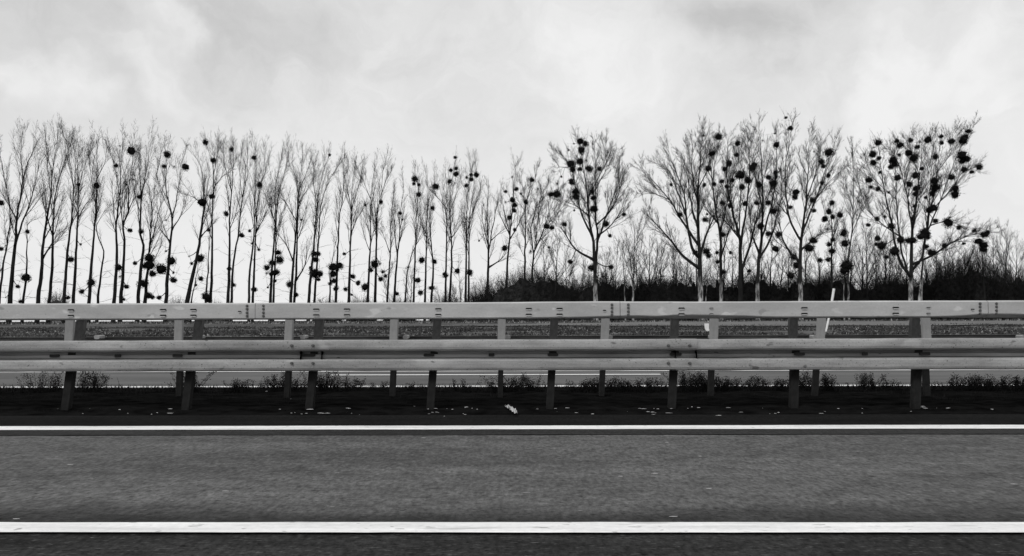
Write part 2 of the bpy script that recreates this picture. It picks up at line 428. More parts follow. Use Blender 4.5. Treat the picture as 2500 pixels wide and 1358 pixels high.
BALLS = []     # filled below: (px, py, r_px, taken)
def ball_mesh(seed, solid, n):
    """a globe of forked green stems ending in leaf pairs, denser towards the middle"""
    r_ = random.Random(seed); V = []; Fs = []
    if solid:
        import bmesh
        bm = bmesh.new(); bmesh.ops.create_icosphere(bm, subdivisions=2, radius=1)
        for v in bm.verts:
            v.co *= .66 + .30 * noise.noise(v.co * 1.7 + Vector((seed, 0, 0))) + .14 * (r_.random() - .5)
            v.co.z *= .9
        V = [v.co.copy() for v in bm.verts]; Fs = [tuple(v.index for v in f.verts) for f in bm.faces]; bm.free()
    def g():
        return Vector((r_.gauss(0, 1), r_.gauss(0, 1), r_.gauss(0, 1)))
    lob = [(g().normalized(), r_.uniform(.75, 1.15)) for _ in range(9)]
    for i in range(n):
        d = g().normalized()
        w = max(lob, key=lambda q: q[0].dot(d)); lump = w[1] * (.82 + .18 * w[0].dot(d)) + .12 * noise.noise(d * 3.0 + Vector((seed * 3.1, 1, 0)))
        rr = lump * (r_.uniform(.55, .98) if solid else r_.random() ** .6)
        c = d * rr; s = r_.uniform(.05, .13)
        e1 = (d + g() * .6).normalized(); e2 = e1.orthogonal().normalized()
        b = len(V); V += [c - e2 * s * .45, c + e2 * s * .45, c + e1 * s * 1.9]
        Fs.append((b, b + 1, b + 2))
    for i in range(44):                      # forked stems radiating from the centre
        d = g().normalized(); u = d.orthogonal().normalized(); L_ = r_.uniform(.85, 1.15)
        b = len(V); V += [u * .035, -u * .035, d * L_]; Fs.append((b, b + 1, b + 2))
    me = pyd('mistletoe', V, Fs); me.materials.append(M_mist); return me
BALL_SOLID = [ball_mesh(s, True, 620) for s in range(8)]
BALL_LOOSE = [ball_mesh(s, False, 260) for s in range(20, 24)]

TREES = []
def tree(z, label, Y, stems, width=22, L1=3.6, t0=.42, n1=24, dens=1.0, epi=10, pale=0, name='poplar_tree', cat='tree', group='bare poplars behind the field', up=.17, ang=(18, 40), balls=True):
    """stems: list of point lists in zoomed pixels; the first starts at the foot of the tree, later ones are limbs"""
    TREES.append(dict(z=z, label=label, Y=Y, stems=stems, width=width, L1=L1, t0=t0, n1=n1, dens=dens, epi=epi, pale=pale, name=name, cat=cat, group=group, up=up, ang=ang, balls=balls,
                      px=[[zc(z, p) for p in s] for s in stems]))

def build_tree(T, my_balls):
    Y = T['Y']; k = F_PX / Y
    px = T['px']
    foot = at(px[0][0][0], px[0][0][1], Y)
    foot.z = gz(foot.x, foot.y) - .15
    root = empty(T['name'], (foot.x, foot.y, foot.z + .1), T['label'], T['cat'], T['group'])
    org = root.location.copy()
    TV = []; TF = []; S = Segs()
    rbase = T['width'] * 1.1 / T['z'][0] / k / 2
    lines = []
    for si, s in enumerate(px):
        P = [at(p[0], p[1], Y) for p in s]
        if si == 0:
            P.insert(0, Vector((P[0].x - (P[1].x - P[0].x) * .15, Y, foot.z)))
            if P[1].z - P[0].z < .3: P.pop(1)
            r0 = rbase; yo = 0; y1 = random.uniform(-.9, .9)
        else:
            # limb: its root sits on the nearest point of an earlier stem
            best = None
            for ln in lines:
                for q, rq in ln:
                    dd = (q.x - P[0].x) ** 2 + (q.z - P[0].z) ** 2
                    if best is None or dd < best[0]: best = (dd, q, rq)
            r0 = max(.05, min(best[2] * .8, rbase * .66)); yo = best[1].y - Y; y1 = yo + random.uniform(-3.0, 3.0)
            P[0] = best[1].copy()
        m = len(P)
        for i, p in enumerate(P):
            if i or si: 
                f = i / (m - 1)
                if i:
                    ny = Y + yo + (y1 - yo) * f ** 1.3
                    q_ = Vector((p.x, p.y, p.z - CAM_H)) * (ny / p.y)      # same bough, standing nearer or farther
                    p.x, p.y, p.z = q_.x, ny, q_.z + CAM_H
        pts = catmull(P, .7)
        n = len(pts)
        for i in range(1, n - 1):
            w = .03 if si == 0 and i < n * .4 else .06
            pts[i] = pts[i] + Vector((noise.noise((pts[i].z * .6, si, Y)) * w * 2.2, noise.noise((pts[i].z * .6, si, Y + 9)) * w * 3, 0))
        rad = [max(.016, r0 * (1 - i / (n - 1)) ** 1.15 * (1.0 if i else 1.35)) + .006 for i in range(n)]
        tube(TV, TF, pts, rad, 7 if si == 0 else 6, rough=.12)
        lines.append(list(zip(pts, rad)))
        t0 = T['t0'] if si == 0 else .22
        nn = int(T['n1'] * .8 * (1.0 if si == 0 else .8 * min(1.3, (n * .7) / 9)))
        Ls = T['L1'] * (1 if si == 0 else .72)
        for j in range(nn):
            u = (j + random.random()) / nn
            t = t0 + (1 - t0) * u ** .8
            i = min(int(t * (n - 1)), n - 2); b = pts[i].lerp(pts[i + 1], t * (n - 1) - i)
            d = (pts[i + 1] - pts[i]).normalized()
            ln = Ls * 1.75 * (1.0 - .58 * u) * random.uniform(.5, 1.25)
            grow(S, b, perp_dir(d, R(random.uniform(*T['ang']))), ln, min(rad[i] * .55, .010 + .0110 * ln), 1, T['up'], T['dens'])
        # leader twigs at the very top
        for j in range(3):
            grow(S, pts[-1 - j], (perp_dir((pts[-1] - pts[-3]).normalized(), R(random.uniform(3, 22))) + Vector((0, 0, .5))).normalized(), Ls * .46 * random.uniform(.6, 1.2), .016, 2, .1, T['dens'])
        if si == 0:
            for j in range(T['epi']):     # water sprouts on the lower trunk
                t = random.uniform(.06, T['t0'] + .1); i = min(int(t * (n - 1)), n - 2)
                a = random.uniform(0, 6.28)
                grow(S, pts[i], Vector((math.cos(a), math.sin(a) * .6, random.uniform(-.15, .7))).normalized(), random.uniform(.9, 2.6), .022, 2, random.uniform(-.05, .14), T['dens'] * 1.2)
    mis = []
    allp = [(q, rq) for ln in lines for q, rq in ln]
    for (bx, by, br, loose) in my_balls:
        c = at(bx, by, Y)
        q, rq = min(allp, key=lambda a: (a[0].x - c.x) ** 2 + (a[0].z - c.z - .8) ** 2)
        off = math.hypot(q.x - c.x, q.z - c.z)
        rr = br / k
        c.y = q.y + random.uniform(-.5, .5) * min(1, off) 
        if abs(c.y - q.y) < rr * .6 and off < rq: c.y = q.y - rr * .5
        c = at(bx, by, c.y)
        if off > .5 * rr:                 # the bough that carries it
            mid = q.lerp(c, .5) + Vector((0, 0, -.08 * off))
            tw = min(rq * .6, .03 + .03 * off)
            S.add(q, mid, tw, tw * .8); S.add(mid, c, tw * .8, tw * .55)
            grow(S, c, Vector(((c.x - q.x) * .4, 0, 1)).normalized(), 1.6 + rr, .022, 2, .08, 1)
            grow(S, mid, perp_dir((c - q).normalized(), .5), 1.4, .018, 2, .08, 1)
        mis.append((c, rr, loose))
    me = bpy.data.meshes.new('trunk'); me.from_pydata([tuple(v - org) for v in TV], [], TF)
    me.materials.append(M_bark)
    if T['pale']:
        me.materials.append(M_pale)
        for p in me.polygons:
            p.use_smooth = True
            if p.center.z < 11: p.material_index = 1
    else:
        for p in me.polygons: p.use_smooth = True
    me.update()
    obj('trunk', me, None, root)
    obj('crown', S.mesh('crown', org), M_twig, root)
    for c, rr, loose in mis:
        o = obj('mistletoe', random.choice(BALL_LOOSE if loose else BALL_SOLID), None, root)
        o.location = c - org; o.rotation_euler = (random.uniform(-.3, .3), random.uniform(-.3, .3), random.uniform(0, 6.28))
        s = rr * 1.2; o.scale = (s * random.uniform(.88, 1.14), s * random.uniform(.88, 1.14), s * random.uniform(.86, 1.12))

G1 = 'slender poplars in the left row'
def lt(label, z, stems, Y, **kw):
    kw.setdefault('ang', (9, 25)); kw['L1'] = kw.get('L1', 3.6) * .93
    # stop the leaders a little short: the twigs carry the crown to its top
    stems = [[(x, y + (40 if j == len(s_) - 1 and y < 600 else 0)) for j, (x, y) in enumerate(s_)] for s_ in stems]
    tree(z, label, Y, stems, group=G1, **kw)
lt('slender bare poplar cut by the left edge of the photo', Z1, [[(0, 1230), (30, 1000), (65, 800), (60, 650), (40, 500), (45, 400)], [(45,560),(10,380),(-8,200)]], 86, width=17, L1=2.8)
lt('thick bare poplar forking low, first full trunk from the left', Z1, [[(65, 1300), (85, 1060), (100, 930), (112, 750), (160, 450), (200, 330), (240, 210)], [(118, 930), (150, 770), (210, 600), (260, 400), (330, 250)], [(110, 760), (50, 640), (15, 540)], [(150, 480), (140, 300), (150, 130)]], 88, width=30, n1=20)
lt('short thin poplar with one big mistletoe ball low on its trunk', Z1, [[(152, 1300), (174, 1130), (180, 940), (178, 820), (190, 770), (250, 745)]], 90, width=17, L1=1.6, n1=9, t0=.6)
lt('bare poplar without mistletoe, curving right above a low fork', Z1, [[(252, 1300), (275, 1090), (287, 900), (315, 720), (340, 560), (340, 430), (310, 300), (300, 150)], [(290, 1005), (340, 915), (386, 850)], [(340, 450), (370, 280), (385, 130)]], 89, width=26)
lt('bare poplar with an upright crown fanning right, pale bush at its foot', Z1, [[(325, 1300), (345, 1080), (350, 900), (355, 740), (365, 600), (400, 450), (450, 300), (485, 170)], [(350, 860), (320, 760), (290, 640), (280, 560)]], 92, width=22, n1=20)
lt('straight dark poplar standing left of the one with a small high ball', Z1, [[(423, 1300), (440, 1060), (460, 850), (480, 700), (485, 540), (470, 400), (440, 200)], [(485, 560), (500, 400), (480, 190)]], 90, width=22)
lt('straight bare poplar with a single small ball at mid crown', Z1, [[(485, 1300), (498, 1100), (510, 850), (515, 740), (518, 560), (515, 420), (520, 210)], [(516, 740), (575, 640), (620, 590)], [(518, 560), (560, 400), (600, 260)]], 93, width=22)
lt('poplar with a round ball at mid crown and another low at the trunk', Z1, [[(590, 1300), (605, 1060), (625, 830), (636, 700), (640, 520), (645, 400), (640, 190)], [(640, 480), (690, 380), (710, 240)], [(636, 640), (600, 450), (590, 240)]], 91, width=23)
lt('thin crooked poplar trunk bulging right then bending back left', Z1, [[(648, 1300), (670, 1100), (687, 960), (655, 880), (640, 800), (655, 760), (690, 700), (745, 650)]], 94, width=17, L1=2.2, n1=10, t0=.5)
lt('poplar with two upright leaders, left trunk of the pair by the highest left ball', Z1, [[(755, 1300), (770, 1100), (775, 960), (770, 800), (785, 650), (796, 560), (800, 400), (820, 190)], [(790, 600), (770, 450), (735, 330), (720, 250)]], 92, width=24)
lt('poplar carrying a large ragged ball near its top', Z1, [[(800, 1300), (815, 1100), (825, 880), (815, 780), (850, 700), (855, 520), (880, 350), (875, 200)], [(820, 800), (800, 650), (805, 500)], [(850, 700), (900, 600), (935, 560)]], 94, width=24)
lt('poplar bowed left at mid height, its foot wrapped in a black mistletoe cluster', Z1, [[(915, 1300), (935, 1060), (952, 920), (930, 850), (935, 650), (955, 500), (975, 400), (1000, 200)], [(935, 600), (925, 450), (930, 250)]], 94, width=25)
lt('poplar with the largest cluster of stacked mistletoe low on its trunk', Z1, [[(960, 1300), (985, 1000), (1000, 850), (1010, 720), (1005, 620)], [(990, 960), (1040, 760), (1070, 580), (1090, 480)], [(955, 920), (1000, 780), (1020, 560), (1050, 400), (1070, 250)]], 96, width=26, n1=18)
lt('poplar forking into a wide V with balls on both limbs', Z1, [[(1100, 1300), (1115, 1060), (1130, 900), (1140, 740), (1102, 550), (1104, 350), (1090, 220)], [(1140, 740), (1180, 560), (1200, 400), (1230, 260)], [(1145, 820), (1200, 720), (1245, 640)], [(1130, 910), (1090, 850), (1055, 810)]], 96, width=25, n1=20)
lt('poplar leaning right with a big ball at its crown fork', Z1, [[(1240, 1300), (1270, 1150), (1305, 1000), (1325, 870), (1350, 700), (1350, 560), (1330, 400), (1285, 280)], [(1345, 650), (1280, 600), (1200, 540)], [(1340, 860), (1400, 790)]], 97, width=30)
lt('spindly poplar stem leaning beside the stout tilted trunk', Z1, [[(1268, 1300), (1290, 1190), (1310, 1060), (1318, 1000)]], 98, width=12, L1=1.2, n1=5)
lt('thin poplar stem crowding the tall trunk topped by a lone ball', Z1, [[(1363, 1300), (1380, 1060), (1390, 870), (1400, 760)]], 98, width=15, L1=1.6, n1=8)
lt('tall straight poplar topped by a lone mistletoe ball against the sky', Z1, [[(1395, 1300), (1405, 1060), (1408, 700), (1415, 420), (1385, 300), (1362, 200)], [(1415, 460), (1440, 330), (1450, 250)], [(1412, 560), (1480, 460), (1520, 400)]], 99, width=20)
lt('left trunk of a close pair, one small ball high in its crown', Z1, [[(1510, 1300), (1520, 1060), (1525, 700), (1542, 500), (1548, 330), (1540, 220)], [(1535, 560), (1490, 400), (1480, 230)]], 99, width=22)
lt('right trunk of a close pair, bending right with a ball by its fork', Z1, [[(1535, 1300), (1545, 1060), (1580, 850), (1602, 640), (1640, 440), (1640, 230)], [(1605, 620), (1590, 450), (1600, 250)]], 101, width=18)
lt('slim poplar left of the trunk with a dark side ball', Z1, [[(1650, 1300), (1655, 1100), (1680, 900), (1690, 650), (1688, 450), (1690, 230)]], 101, width=17)
lt('poplar with a dark ball hanging right of its upper trunk', Z1, [[(1675, 1300), (1685, 1100), (1692, 900), (1706, 640), (1740, 470), (1760, 280)], [(1692, 830), (1760, 720), (1800, 620)]], 102, width=18)
lt('left trunk of the pair wearing a five ball mistletoe chain low down', Z2, [[(118, 1290), (130, 1050), (145, 850), (155, 650), (155, 480), (185, 300), (205, 180)], [(150, 720), (110, 600), (80, 470)]], 102, width=22)
lt('right trunk of the pair wearing low chained mistletoe balls', Z2, [[(140, 1290), (150, 1050), (158, 850), (166, 600), (182, 480), (228, 330), (250, 190)]], 104, width=17)
lt('left trunk of the bare twin poplars with wide low limbs', Z2, [[(265, 1290), (285, 1000), (305, 750), (318, 500), (308, 400), (255, 300), (250, 200)], [(275, 1000), (222, 860), (168, 800)], [(305, 700), (220, 560), (200, 520)]], 103, width=23)
lt('right trunk of the bare twin poplars, crown spread to the right', Z2, [[(290, 1290), (305, 1050), (315, 700), (328, 480), (345, 300), (350, 170)], [(322, 560), (400, 450), (440, 340)], [(330, 480), (395, 320), (415, 190)], [(310, 1140), (370, 1020), (388, 890)]], 105, width=20)
lt('left trunk of the pair with heaped mistletoe at a third of its height', Z2, [[(395, 1290), (410, 1100), (430, 900), (450, 650), (468, 500), (500, 350), (545, 190)], [(455, 600), (430, 420), (440, 260)]], 104, width=23)
lt('right trunk of the pair with heaped mistletoe, crown sweeping right', Z2, [[(435, 1290), (450, 1080), (468, 800), (482, 600), (530, 450), (590, 330), (632, 240)]], 106, width=19)
lt('short twiggy poplar with a thick black mistletoe heap in front', Z2, [[(545, 1290), (560, 1050), (580, 900), (600, 820)]], 105, width=16, L1=1.6, n1=8)
lt('slim poplar rising out of the thick black mistletoe heap', Z2, [[(590, 1290), (600, 1050), (606, 850), (620, 650), (642, 520), (645, 300), (632, 240)]], 107, width=20)
lt('clean poplar opening into a tall U shaped fork', Z2, [[(683, 1290), (690, 1080), (695, 880), (700, 640), (672, 450), (678, 270)], [(702, 630), (755, 450), (785, 280)], [(705, 640), (710, 450), (730, 260)], [(697, 820), (740, 700), (780, 640)]], 106, width=23)
lt('left trunk of the pair with one tiny ball at mid crown', Z2, [[(820, 1290), (830, 1050), (840, 850), (840, 600), (855, 430), (870, 290)], [(845, 560), (800, 450), (780, 360)]], 107, width=20)
lt('right trunk of the pair with one round ball at its right edge', Z2, [[(873, 1290), (880, 1000), (885, 780), (888, 650), (920, 500), (930, 340), (955, 260)], [(880, 750), (840, 690)], [(905, 540), (940, 440), (985, 320)]], 109, width=23)
lt('thin poplar left of the short crown with a single ball', Z2, [[(960, 1290), (975, 1050), (986, 900), (990, 650), (1010, 440)], [(985, 930), (940, 830), (920, 780)]], 109, width=17, L1=3.0)
lt('low poplar with a single round ball on its upper stem', Z2, [[(1010, 1290), (1030, 1000), (1050, 800), (1055, 640), (1078, 480), (1070, 360)], [(1035, 950), (1015, 800), (1020, 600)]], 111, width=20, L1=3.0)
lt('small stem leaning right toward the double trunk', Z2, [[(1090, 1290), (1110, 1050), (1160, 900), (1230, 760), (1290, 620)]], 110, width=15, L1=2.2, n1=12)
lt('poplar with three stacked balls high on its left side', Z2, [[(1150, 1290), (1160, 1000), (1170, 700), (1182, 500), (1162, 330)]], 111, width=18)
lt('straight poplar left of the one with an oval side ball', Z2, [[(1232, 1290), (1240, 1000), (1245, 700), (1262, 500), (1240, 330)]], 112, width=18)
lt('poplar with an oval ball beside its upper stem', Z2, [[(1278, 1290), (1292, 1050), (1275, 850), (1270, 650), (1292, 500), (1300, 380)]], 114, width=19)
lt('straight poplar left of the one with four clustered crown balls', Z2, [[(1380, 1290), (1385, 1000), (1390, 700), (1392, 500), (1380, 330)], [(1390, 640), (1330, 540), (1310, 480)]], 113, width=19)
lt('poplar with four clustered balls in its crown', Z2, [[(1410, 1290), (1425, 1000), (1420, 800), (1410, 650), (1418, 450), (1450, 260)], [(1412, 640), (1470, 480), (1490, 350)], [(1425, 830), (1490, 740)]], 115, width=20)
lt('left trunk of the pair topped with a round ball and four small ones', Z2, [[(1525, 1290), (1530, 950), (1530, 750), (1535, 550), (1500, 400)], [(1540, 560), (1565, 350), (1580, 270)]], 114, width=21)
lt('right trunk of the pair below the round ball', Z2, [[(1547, 1290), (1550, 950), (1552, 700), (1580, 500), (1600, 320)], [(1555, 700), (1620, 520), (1635, 400)]], 116, width=18)
lt('vase shaped bare poplar with one tiny ball, left of the dark bush', Z2, [[(1680, 1290), (1690, 980), (1685, 800), (1680, 650), (1690, 400)], [(1698, 920), (1730, 700), (1780, 420)], [(1692, 900), (1650, 720), (1640, 560)], [(1700, 1060), (1760, 1000), (1830, 930)], [(1708, 850), (1760, 800), (1830, 740)]], 114, width=26, L1=3.0, ang=(15, 35))
lt('poplar hung with a dark chain of balls above the big round bush', Z3, [[(100, 1200), (108, 1000), (120, 880), (140, 650), (160, 400), (175, 350)], [(125, 850), (60, 730), (40, 640)], [(115, 900), (170, 800), (260, 560)]], 112, width=20, L1=3.2)
G2 = 'broad poplars on the right'
def rt(label, z, stems, Y, **kw):
    stems = [[(x, y + (22 if j == len(s_) - 1 and y < 600 else 0)) for j, (x, y) in enumerate(s_)] for s_ in stems]
    kw['L1'] = kw.get('L1', 3.6) * .8; kw['n1'] = int(kw.get('n1', 24) * 1.75); kw.setdefault('dens', 1.45)
    tree(z, label, Y, stems, group=G2, **kw)
rt('upright poplar behind the big round bush with one ball on its left limb', Z3, [[(220, 1200), (222, 1000), (226, 800), (230, 630), (285, 490), (295, 400)], [(225, 700), (215, 560), (200, 480)]], 110, width=20, L1=3.0)
rt('poplar fanning right behind the big round bush, two dark balls at its edge', Z3, [[(270, 1200), (272, 1060), (282, 970), (325, 870), (352, 800), (400, 650), (445, 520)], [(240, 980), (262, 800), (330, 600), (380, 470)], [(350, 800), (430, 720), (520, 600)], [(300, 920), (310, 700), (330, 560)]], 108, width=22, L1=3.0)
rt('broad solitary poplar with the tallest chain of mistletoe, centre right', Z3, [[(690, 1285), (686, 1100), (675, 900), (650, 760), (630, 550), (618, 460), (600, 350), (590, 220)],
   [(690, 1100), (702, 900), (690, 700), (690, 420), (680, 230)], [(652, 860), (600, 720), (560, 560), (530, 400), (445, 290)], [(703, 900), (770, 700), (840, 500), (850, 330)],
   [(672, 1010), (560, 950), (490, 850), (425, 760)], [(715, 860), (800, 780), (890, 640)], [(640, 720), (560, 660), (470, 620)], [(640, 620), (720, 450), (790, 290)], [(690, 560), (760, 400), (740, 230)], [(700, 780), (810, 660), (880, 420)], [(530, 420), (450, 400), (420, 330)]], 98, width=32, L1=3.6, pale=4.6, n1=22, up=.14)
rt('lone broad poplar with limbs sweeping far left, no cluster in its crown', Z3, [[(1385, 1270), (1380, 1000), (1370, 800), (1370, 550), (1385, 350), (1400, 140)],
   [(1362, 900), (1310, 830), (1240, 720), (1180, 620), (1060, 480), (990, 370)], [(1372, 1000), (1330, 940), (1290, 720), (1280, 600), (1210, 400), (1150, 230)],
   [(1368, 1060), (1280, 1000), (1180, 880), (1060, 740), (1040, 660)], [(1390, 980), (1430, 830), (1480, 720), (1500, 560)], [(1180, 630), (1080, 580), (1000, 560)], [(1372, 800), (1320, 640), (1300, 450), (1260, 300)], [(1290, 720), (1230, 560), (1180, 430), (1080, 350)], [(1375, 560), (1440, 400), (1440, 250)], [(1372, 640), (1330, 450), (1330, 220)]], 96, width=36, L1=3.6, pale=4.6, n1=22, up=.14)
rt('poplar right of the far-sweeping tree, two solid balls at its top', Z3, [[(1522, 1285), (1520, 1050), (1515, 850), (1480, 650), (1455, 430), (1440, 330), (1400, 200)], [(1518, 850), (1560, 650), (1600, 450), (1625, 280)], [(1465, 500), (1490, 330), (1510, 200)], [(1520, 1000), (1580, 800), (1600, 700)], [(1500, 760), (1420, 680), (1390, 620)]], 99, width=26, pale=4.4, n1=20)
rt('dark trunked poplar with a cloud of grey balls in mid crown', Z3, [[(1650, 1285), (1650, 1000), (1640, 850), (1600, 700), (1560, 500), (1560, 350), (1570, 200)], [(1658, 900), (1692, 650), (1710, 400), (1690, 140)], [(1668, 1100), (1720, 900), (1760, 720), (1790, 550)], [(1645, 900), (1570, 780), (1545, 760)], [(1640, 860), (1650, 600), (1640, 400), (1635, 220)]], 97, width=36, n1=20)
rt('poplar with pale trunk foot and a small ball at its highest tip', Z4, [[(25, 1285), (30, 1050), (50, 900), (60, 650), (55, 450), (45, 250), (35, 90)], [(58, 860), (120, 650), (150, 440), (150, 230), (145, 150)], [(35, 960), (-10, 850), (-20, 700)], [(60, 700), (20, 520), (-10, 350), (-20, 200)], [(40, 1010), (110, 880), (190, 600), (240, 420)]], 98, width=28, pale=3.6, n1=20)
rt('spreading poplar with stout grey trunk between the tallest tip and the gap', Z4, [[(310, 1285), (308, 1000), (320, 850), (345, 650), (360, 450), (365, 300), (370, 180)], [(302, 900), (250, 780), (215, 600), (212, 400), (240, 220), (262, 80)], [(345, 850), (430, 560), (500, 350), (545, 200)],
   [(320, 960), (400, 880), (480, 810)], [(300, 1050), (200, 900), (160, 700)], [(350, 620), (420, 420), (450, 230)], [(250, 780), (190, 620), (130, 520)], [(400, 640), (500, 500), (590, 400)]], 96, width=32, pale=4.8, n1=22, up=.14)
rt('short dark tree thick with balls right of the spreading poplar', Z4, [[(520, 1285), (515, 1000), (520, 850), (510, 650), (520, 560)], [(520, 880), (570, 760), (600, 700)], [(515, 800), (470, 700), (450, 600)]], 100, width=20, L1=2.4, n1=14)
rt('thin pale stem with a black mistletoe heap round its middle', Z4, [[(598, 1285), (600, 1100), (610, 900), (600, 800)]], 99, width=10, L1=1.8, n1=8, pale=3.6)
rt('very slender tall poplar almost free of balls, in the gap', Z4, [[(628, 1285), (630, 1000), (655, 800), (662, 500), (652, 260)], [(650, 830), (720, 680), (760, 600)], [(658, 700), (620, 560), (600, 480)]], 101, width=14, L1=2.8, pale=3.6)
rt('largest rightmost poplar, crown crowded with mistletoe balls', Z4, [[(1040, 1285), (1045, 1050), (1050, 850), (1075, 650), (1100, 450), (1118, 220)],
   [(1112, 1100), (1120, 1000), (1140, 850), (1190, 600), (1220, 400), (1240, 200)], [(1030, 1120), (980, 1050), (940, 920), (910, 750), (880, 620), (850, 450), (825, 230)], [(1020, 1080), (972, 900), (952, 700), (942, 480), (955, 220)],
   [(1048, 800), (1010, 560), (960, 380), (900, 250)], [(1140, 850), (1240, 620), (1320, 400), (1390, 230), (1440, 110)], [(1060, 1030), (1180, 990), (1300, 910), (1440, 855), (1560, 830)], [(935, 850), (850, 780), (745, 660), (695, 480)],
   [(1180, 700), (1300, 560), (1400, 430), (1480, 400)], [(880, 620), (800, 480), (740, 330)], [(1100, 470), (1050, 330), (1030, 200)], [(1215, 420), (1310, 300), (1320, 150)], [(1150, 820), (1170, 560), (1180, 330), (1190, 170)], [(1200, 780), (1300, 760), (1380, 800)], [(1010, 560), (1000, 400), (1035, 330)]], 94, width=30, pale=5.2, n1=22, up=.14)
rt('twin trunk close right of the largest poplar\'s pale foot', Z4, [[(1105, 1285), (1112, 1100), (1122, 960), (1130, 880)]], 93.4, width=32, L1=1.4, n1=6, epi=6, pale=5.2)
G3 = 'small bare trees in the undergrowth'
def st(label, px, top, base_lean, Y, w=10, L1=2.2, pale=0, sp=.35, n1=16):
    s = [(px, 735), (px + base_lean * .5, (735 + top) / 2), (px + base_lean, top)]
    tree((1, 0, 0), label, Y, [s], width=w, L1=L1, t0=.3, n1=n1, dens=1.3, epi=10, pale=pale, name='bare_tree', group=G3, ang=(20, 50), balls=False)
st('small pale stemmed birch right of the tall mistletoe chain tree', 1545, 560, 5, 101, 6, 3.4, 3.4, n1=22)
st('thin pale birch sapling left of the small round birch', 1526, 600, -6, 102, 4, 2.2, 3.4)
st('thin bare sapling under the right limb of the solitary poplar', 1500, 600, 8, 103, 4, 2.6)
st('low bare tree between the solitary poplar and dark round bush', 1385, 615, -6, 104, 5, 3.0)
st('low bare sapling close left of the solitary poplar trunk', 1420, 640, 5, 104, 5, 2.4)
st('bare sapling right of the small birch', 1600, 605, 6, 104, 5, 2.6)
st('bare sapling beneath the far-sweeping left limb', 1655, 620, -5, 104, 5, 2.6)
st('straight pale birch stem beneath the lone broad poplar', 1723, 690, 4, 97, 4, 1.0, 2.8, n1=6)
st('low bare tree filling the gap below the very slender poplar', 2118, 570, -4, 104, 7, 3.2, n1=22)
st('low bare tree left of the largest poplar trunk', 2170, 590, 4, 104, 6, 2.8, n1=20)
st('bare sapling among bushes right of the pale bush foot', 945, 650, 6, 112, 4, 1.8)
st('twiggy sapling between the single-ball poplar and stacked-ball poplar', 1003, 660, 4, 113, 4, 1.8)
st('twiggy sapling left of the vase shaped poplar', 1125, 650, -6, 113, 4, 2.0)
st('bare tree against the right photo edge', 2478, 620, 4, 104, 7, 3.4, n1=24)
st('bare tree rising out of the right hand bush', 2345, 640, -4, 104, 6, 2.6, n1=20)
_r = random.Random(31)
PLACES = ['left of the solitary poplar', 'right of the solitary poplar', 'below the gap beside the small birch', 'left of the lone broad poplar', 'close behind the lone broad poplar', 'below the two solid crown balls', 'left of the dark trunked poplar', 'right of the dark trunked poplar', 'left of the stout grey trunk', 'right of the stout grey trunk', 'beside the white stakes', 'right of the very slender poplar', 'close left of the largest poplar', 'behind the largest poplar foot', 'right of the twin trunk', 'beneath the low right limb', 'left of the tallest dark bush', 'right of the tallest dark bush']
for _i, _x in enumerate((1345, 1475, 1570, 1625, 1690, 1752, 1795, 1868, 1915, 1985, 2050, 2090, 2148, 2205, 2275, 2318, 2370, 2440)):
    for _k in range(2):
        _t = _r.uniform(600, 655)
        st(('taller' if _k else 'shorter') + ' thin bare sapling ' + PLACES[_i], _x + (14 if _k else -12) + _r.uniform(-5, 5), _t - (22 if _k else 0), _r.uniform(-9, 9), _r.uniform(102, 108), 7, _r.uniform(2.2, 3.2), n1=19)
st('mistletoe topped bare tree in the right hand bush', 2404, 600, -8, 100, 8, 2.2, n1=16)

B1 = [(5,640,20),(182,830,15),(172,1135,32),(8,945,15),(5,1090,12),(640,525,22),(520,518,12),(470,1015,18),(535,915,8),(605,1170,24),(543,1228,17),(450,1268,17),(135,1295,14),(118,1195,14),(38,1268,6),(870,295,33),(770,393,17),(793,262,8),(892,458,8),(885,487,12),(840,520,7),(862,822,18),(925,600,17),(935,830,18),(785,1068,27),(838,1195,20),(797,1130,12),(820,1280,12),(895,1040,14),(990,1005,34),(990,1050,38),(960,1060,20),(950,1175,34),(1010,1110,22),(1068,1080,38),(985,1255,22),(1010,1265,15),(1055,1268,18),(1108,320,24),(1088,398,15),(1155,402,14),(1228,402,26),(1100,755,12),(1137,1025,30),(1150,1103,9),(1150,1152,20),(1100,960,8),(1340,635,34),(1405,598,19),(1362,238,22),(1415,358,18),(1330,1008,28),(1332,1143,18),(1270,1042,12),(1253,995,7),(1298,1185,10),(1365,1260,28),(1385,1285,20),(1385,820,12),(1500,712,20),(1535,285,16),(1602,855,18),(1655,825,10),(1683,340,17),(1720,520,22),(1715,950,10),(1520,1075,15),(1548,1185,15),(1685,1215,20),(1670,910,8)]
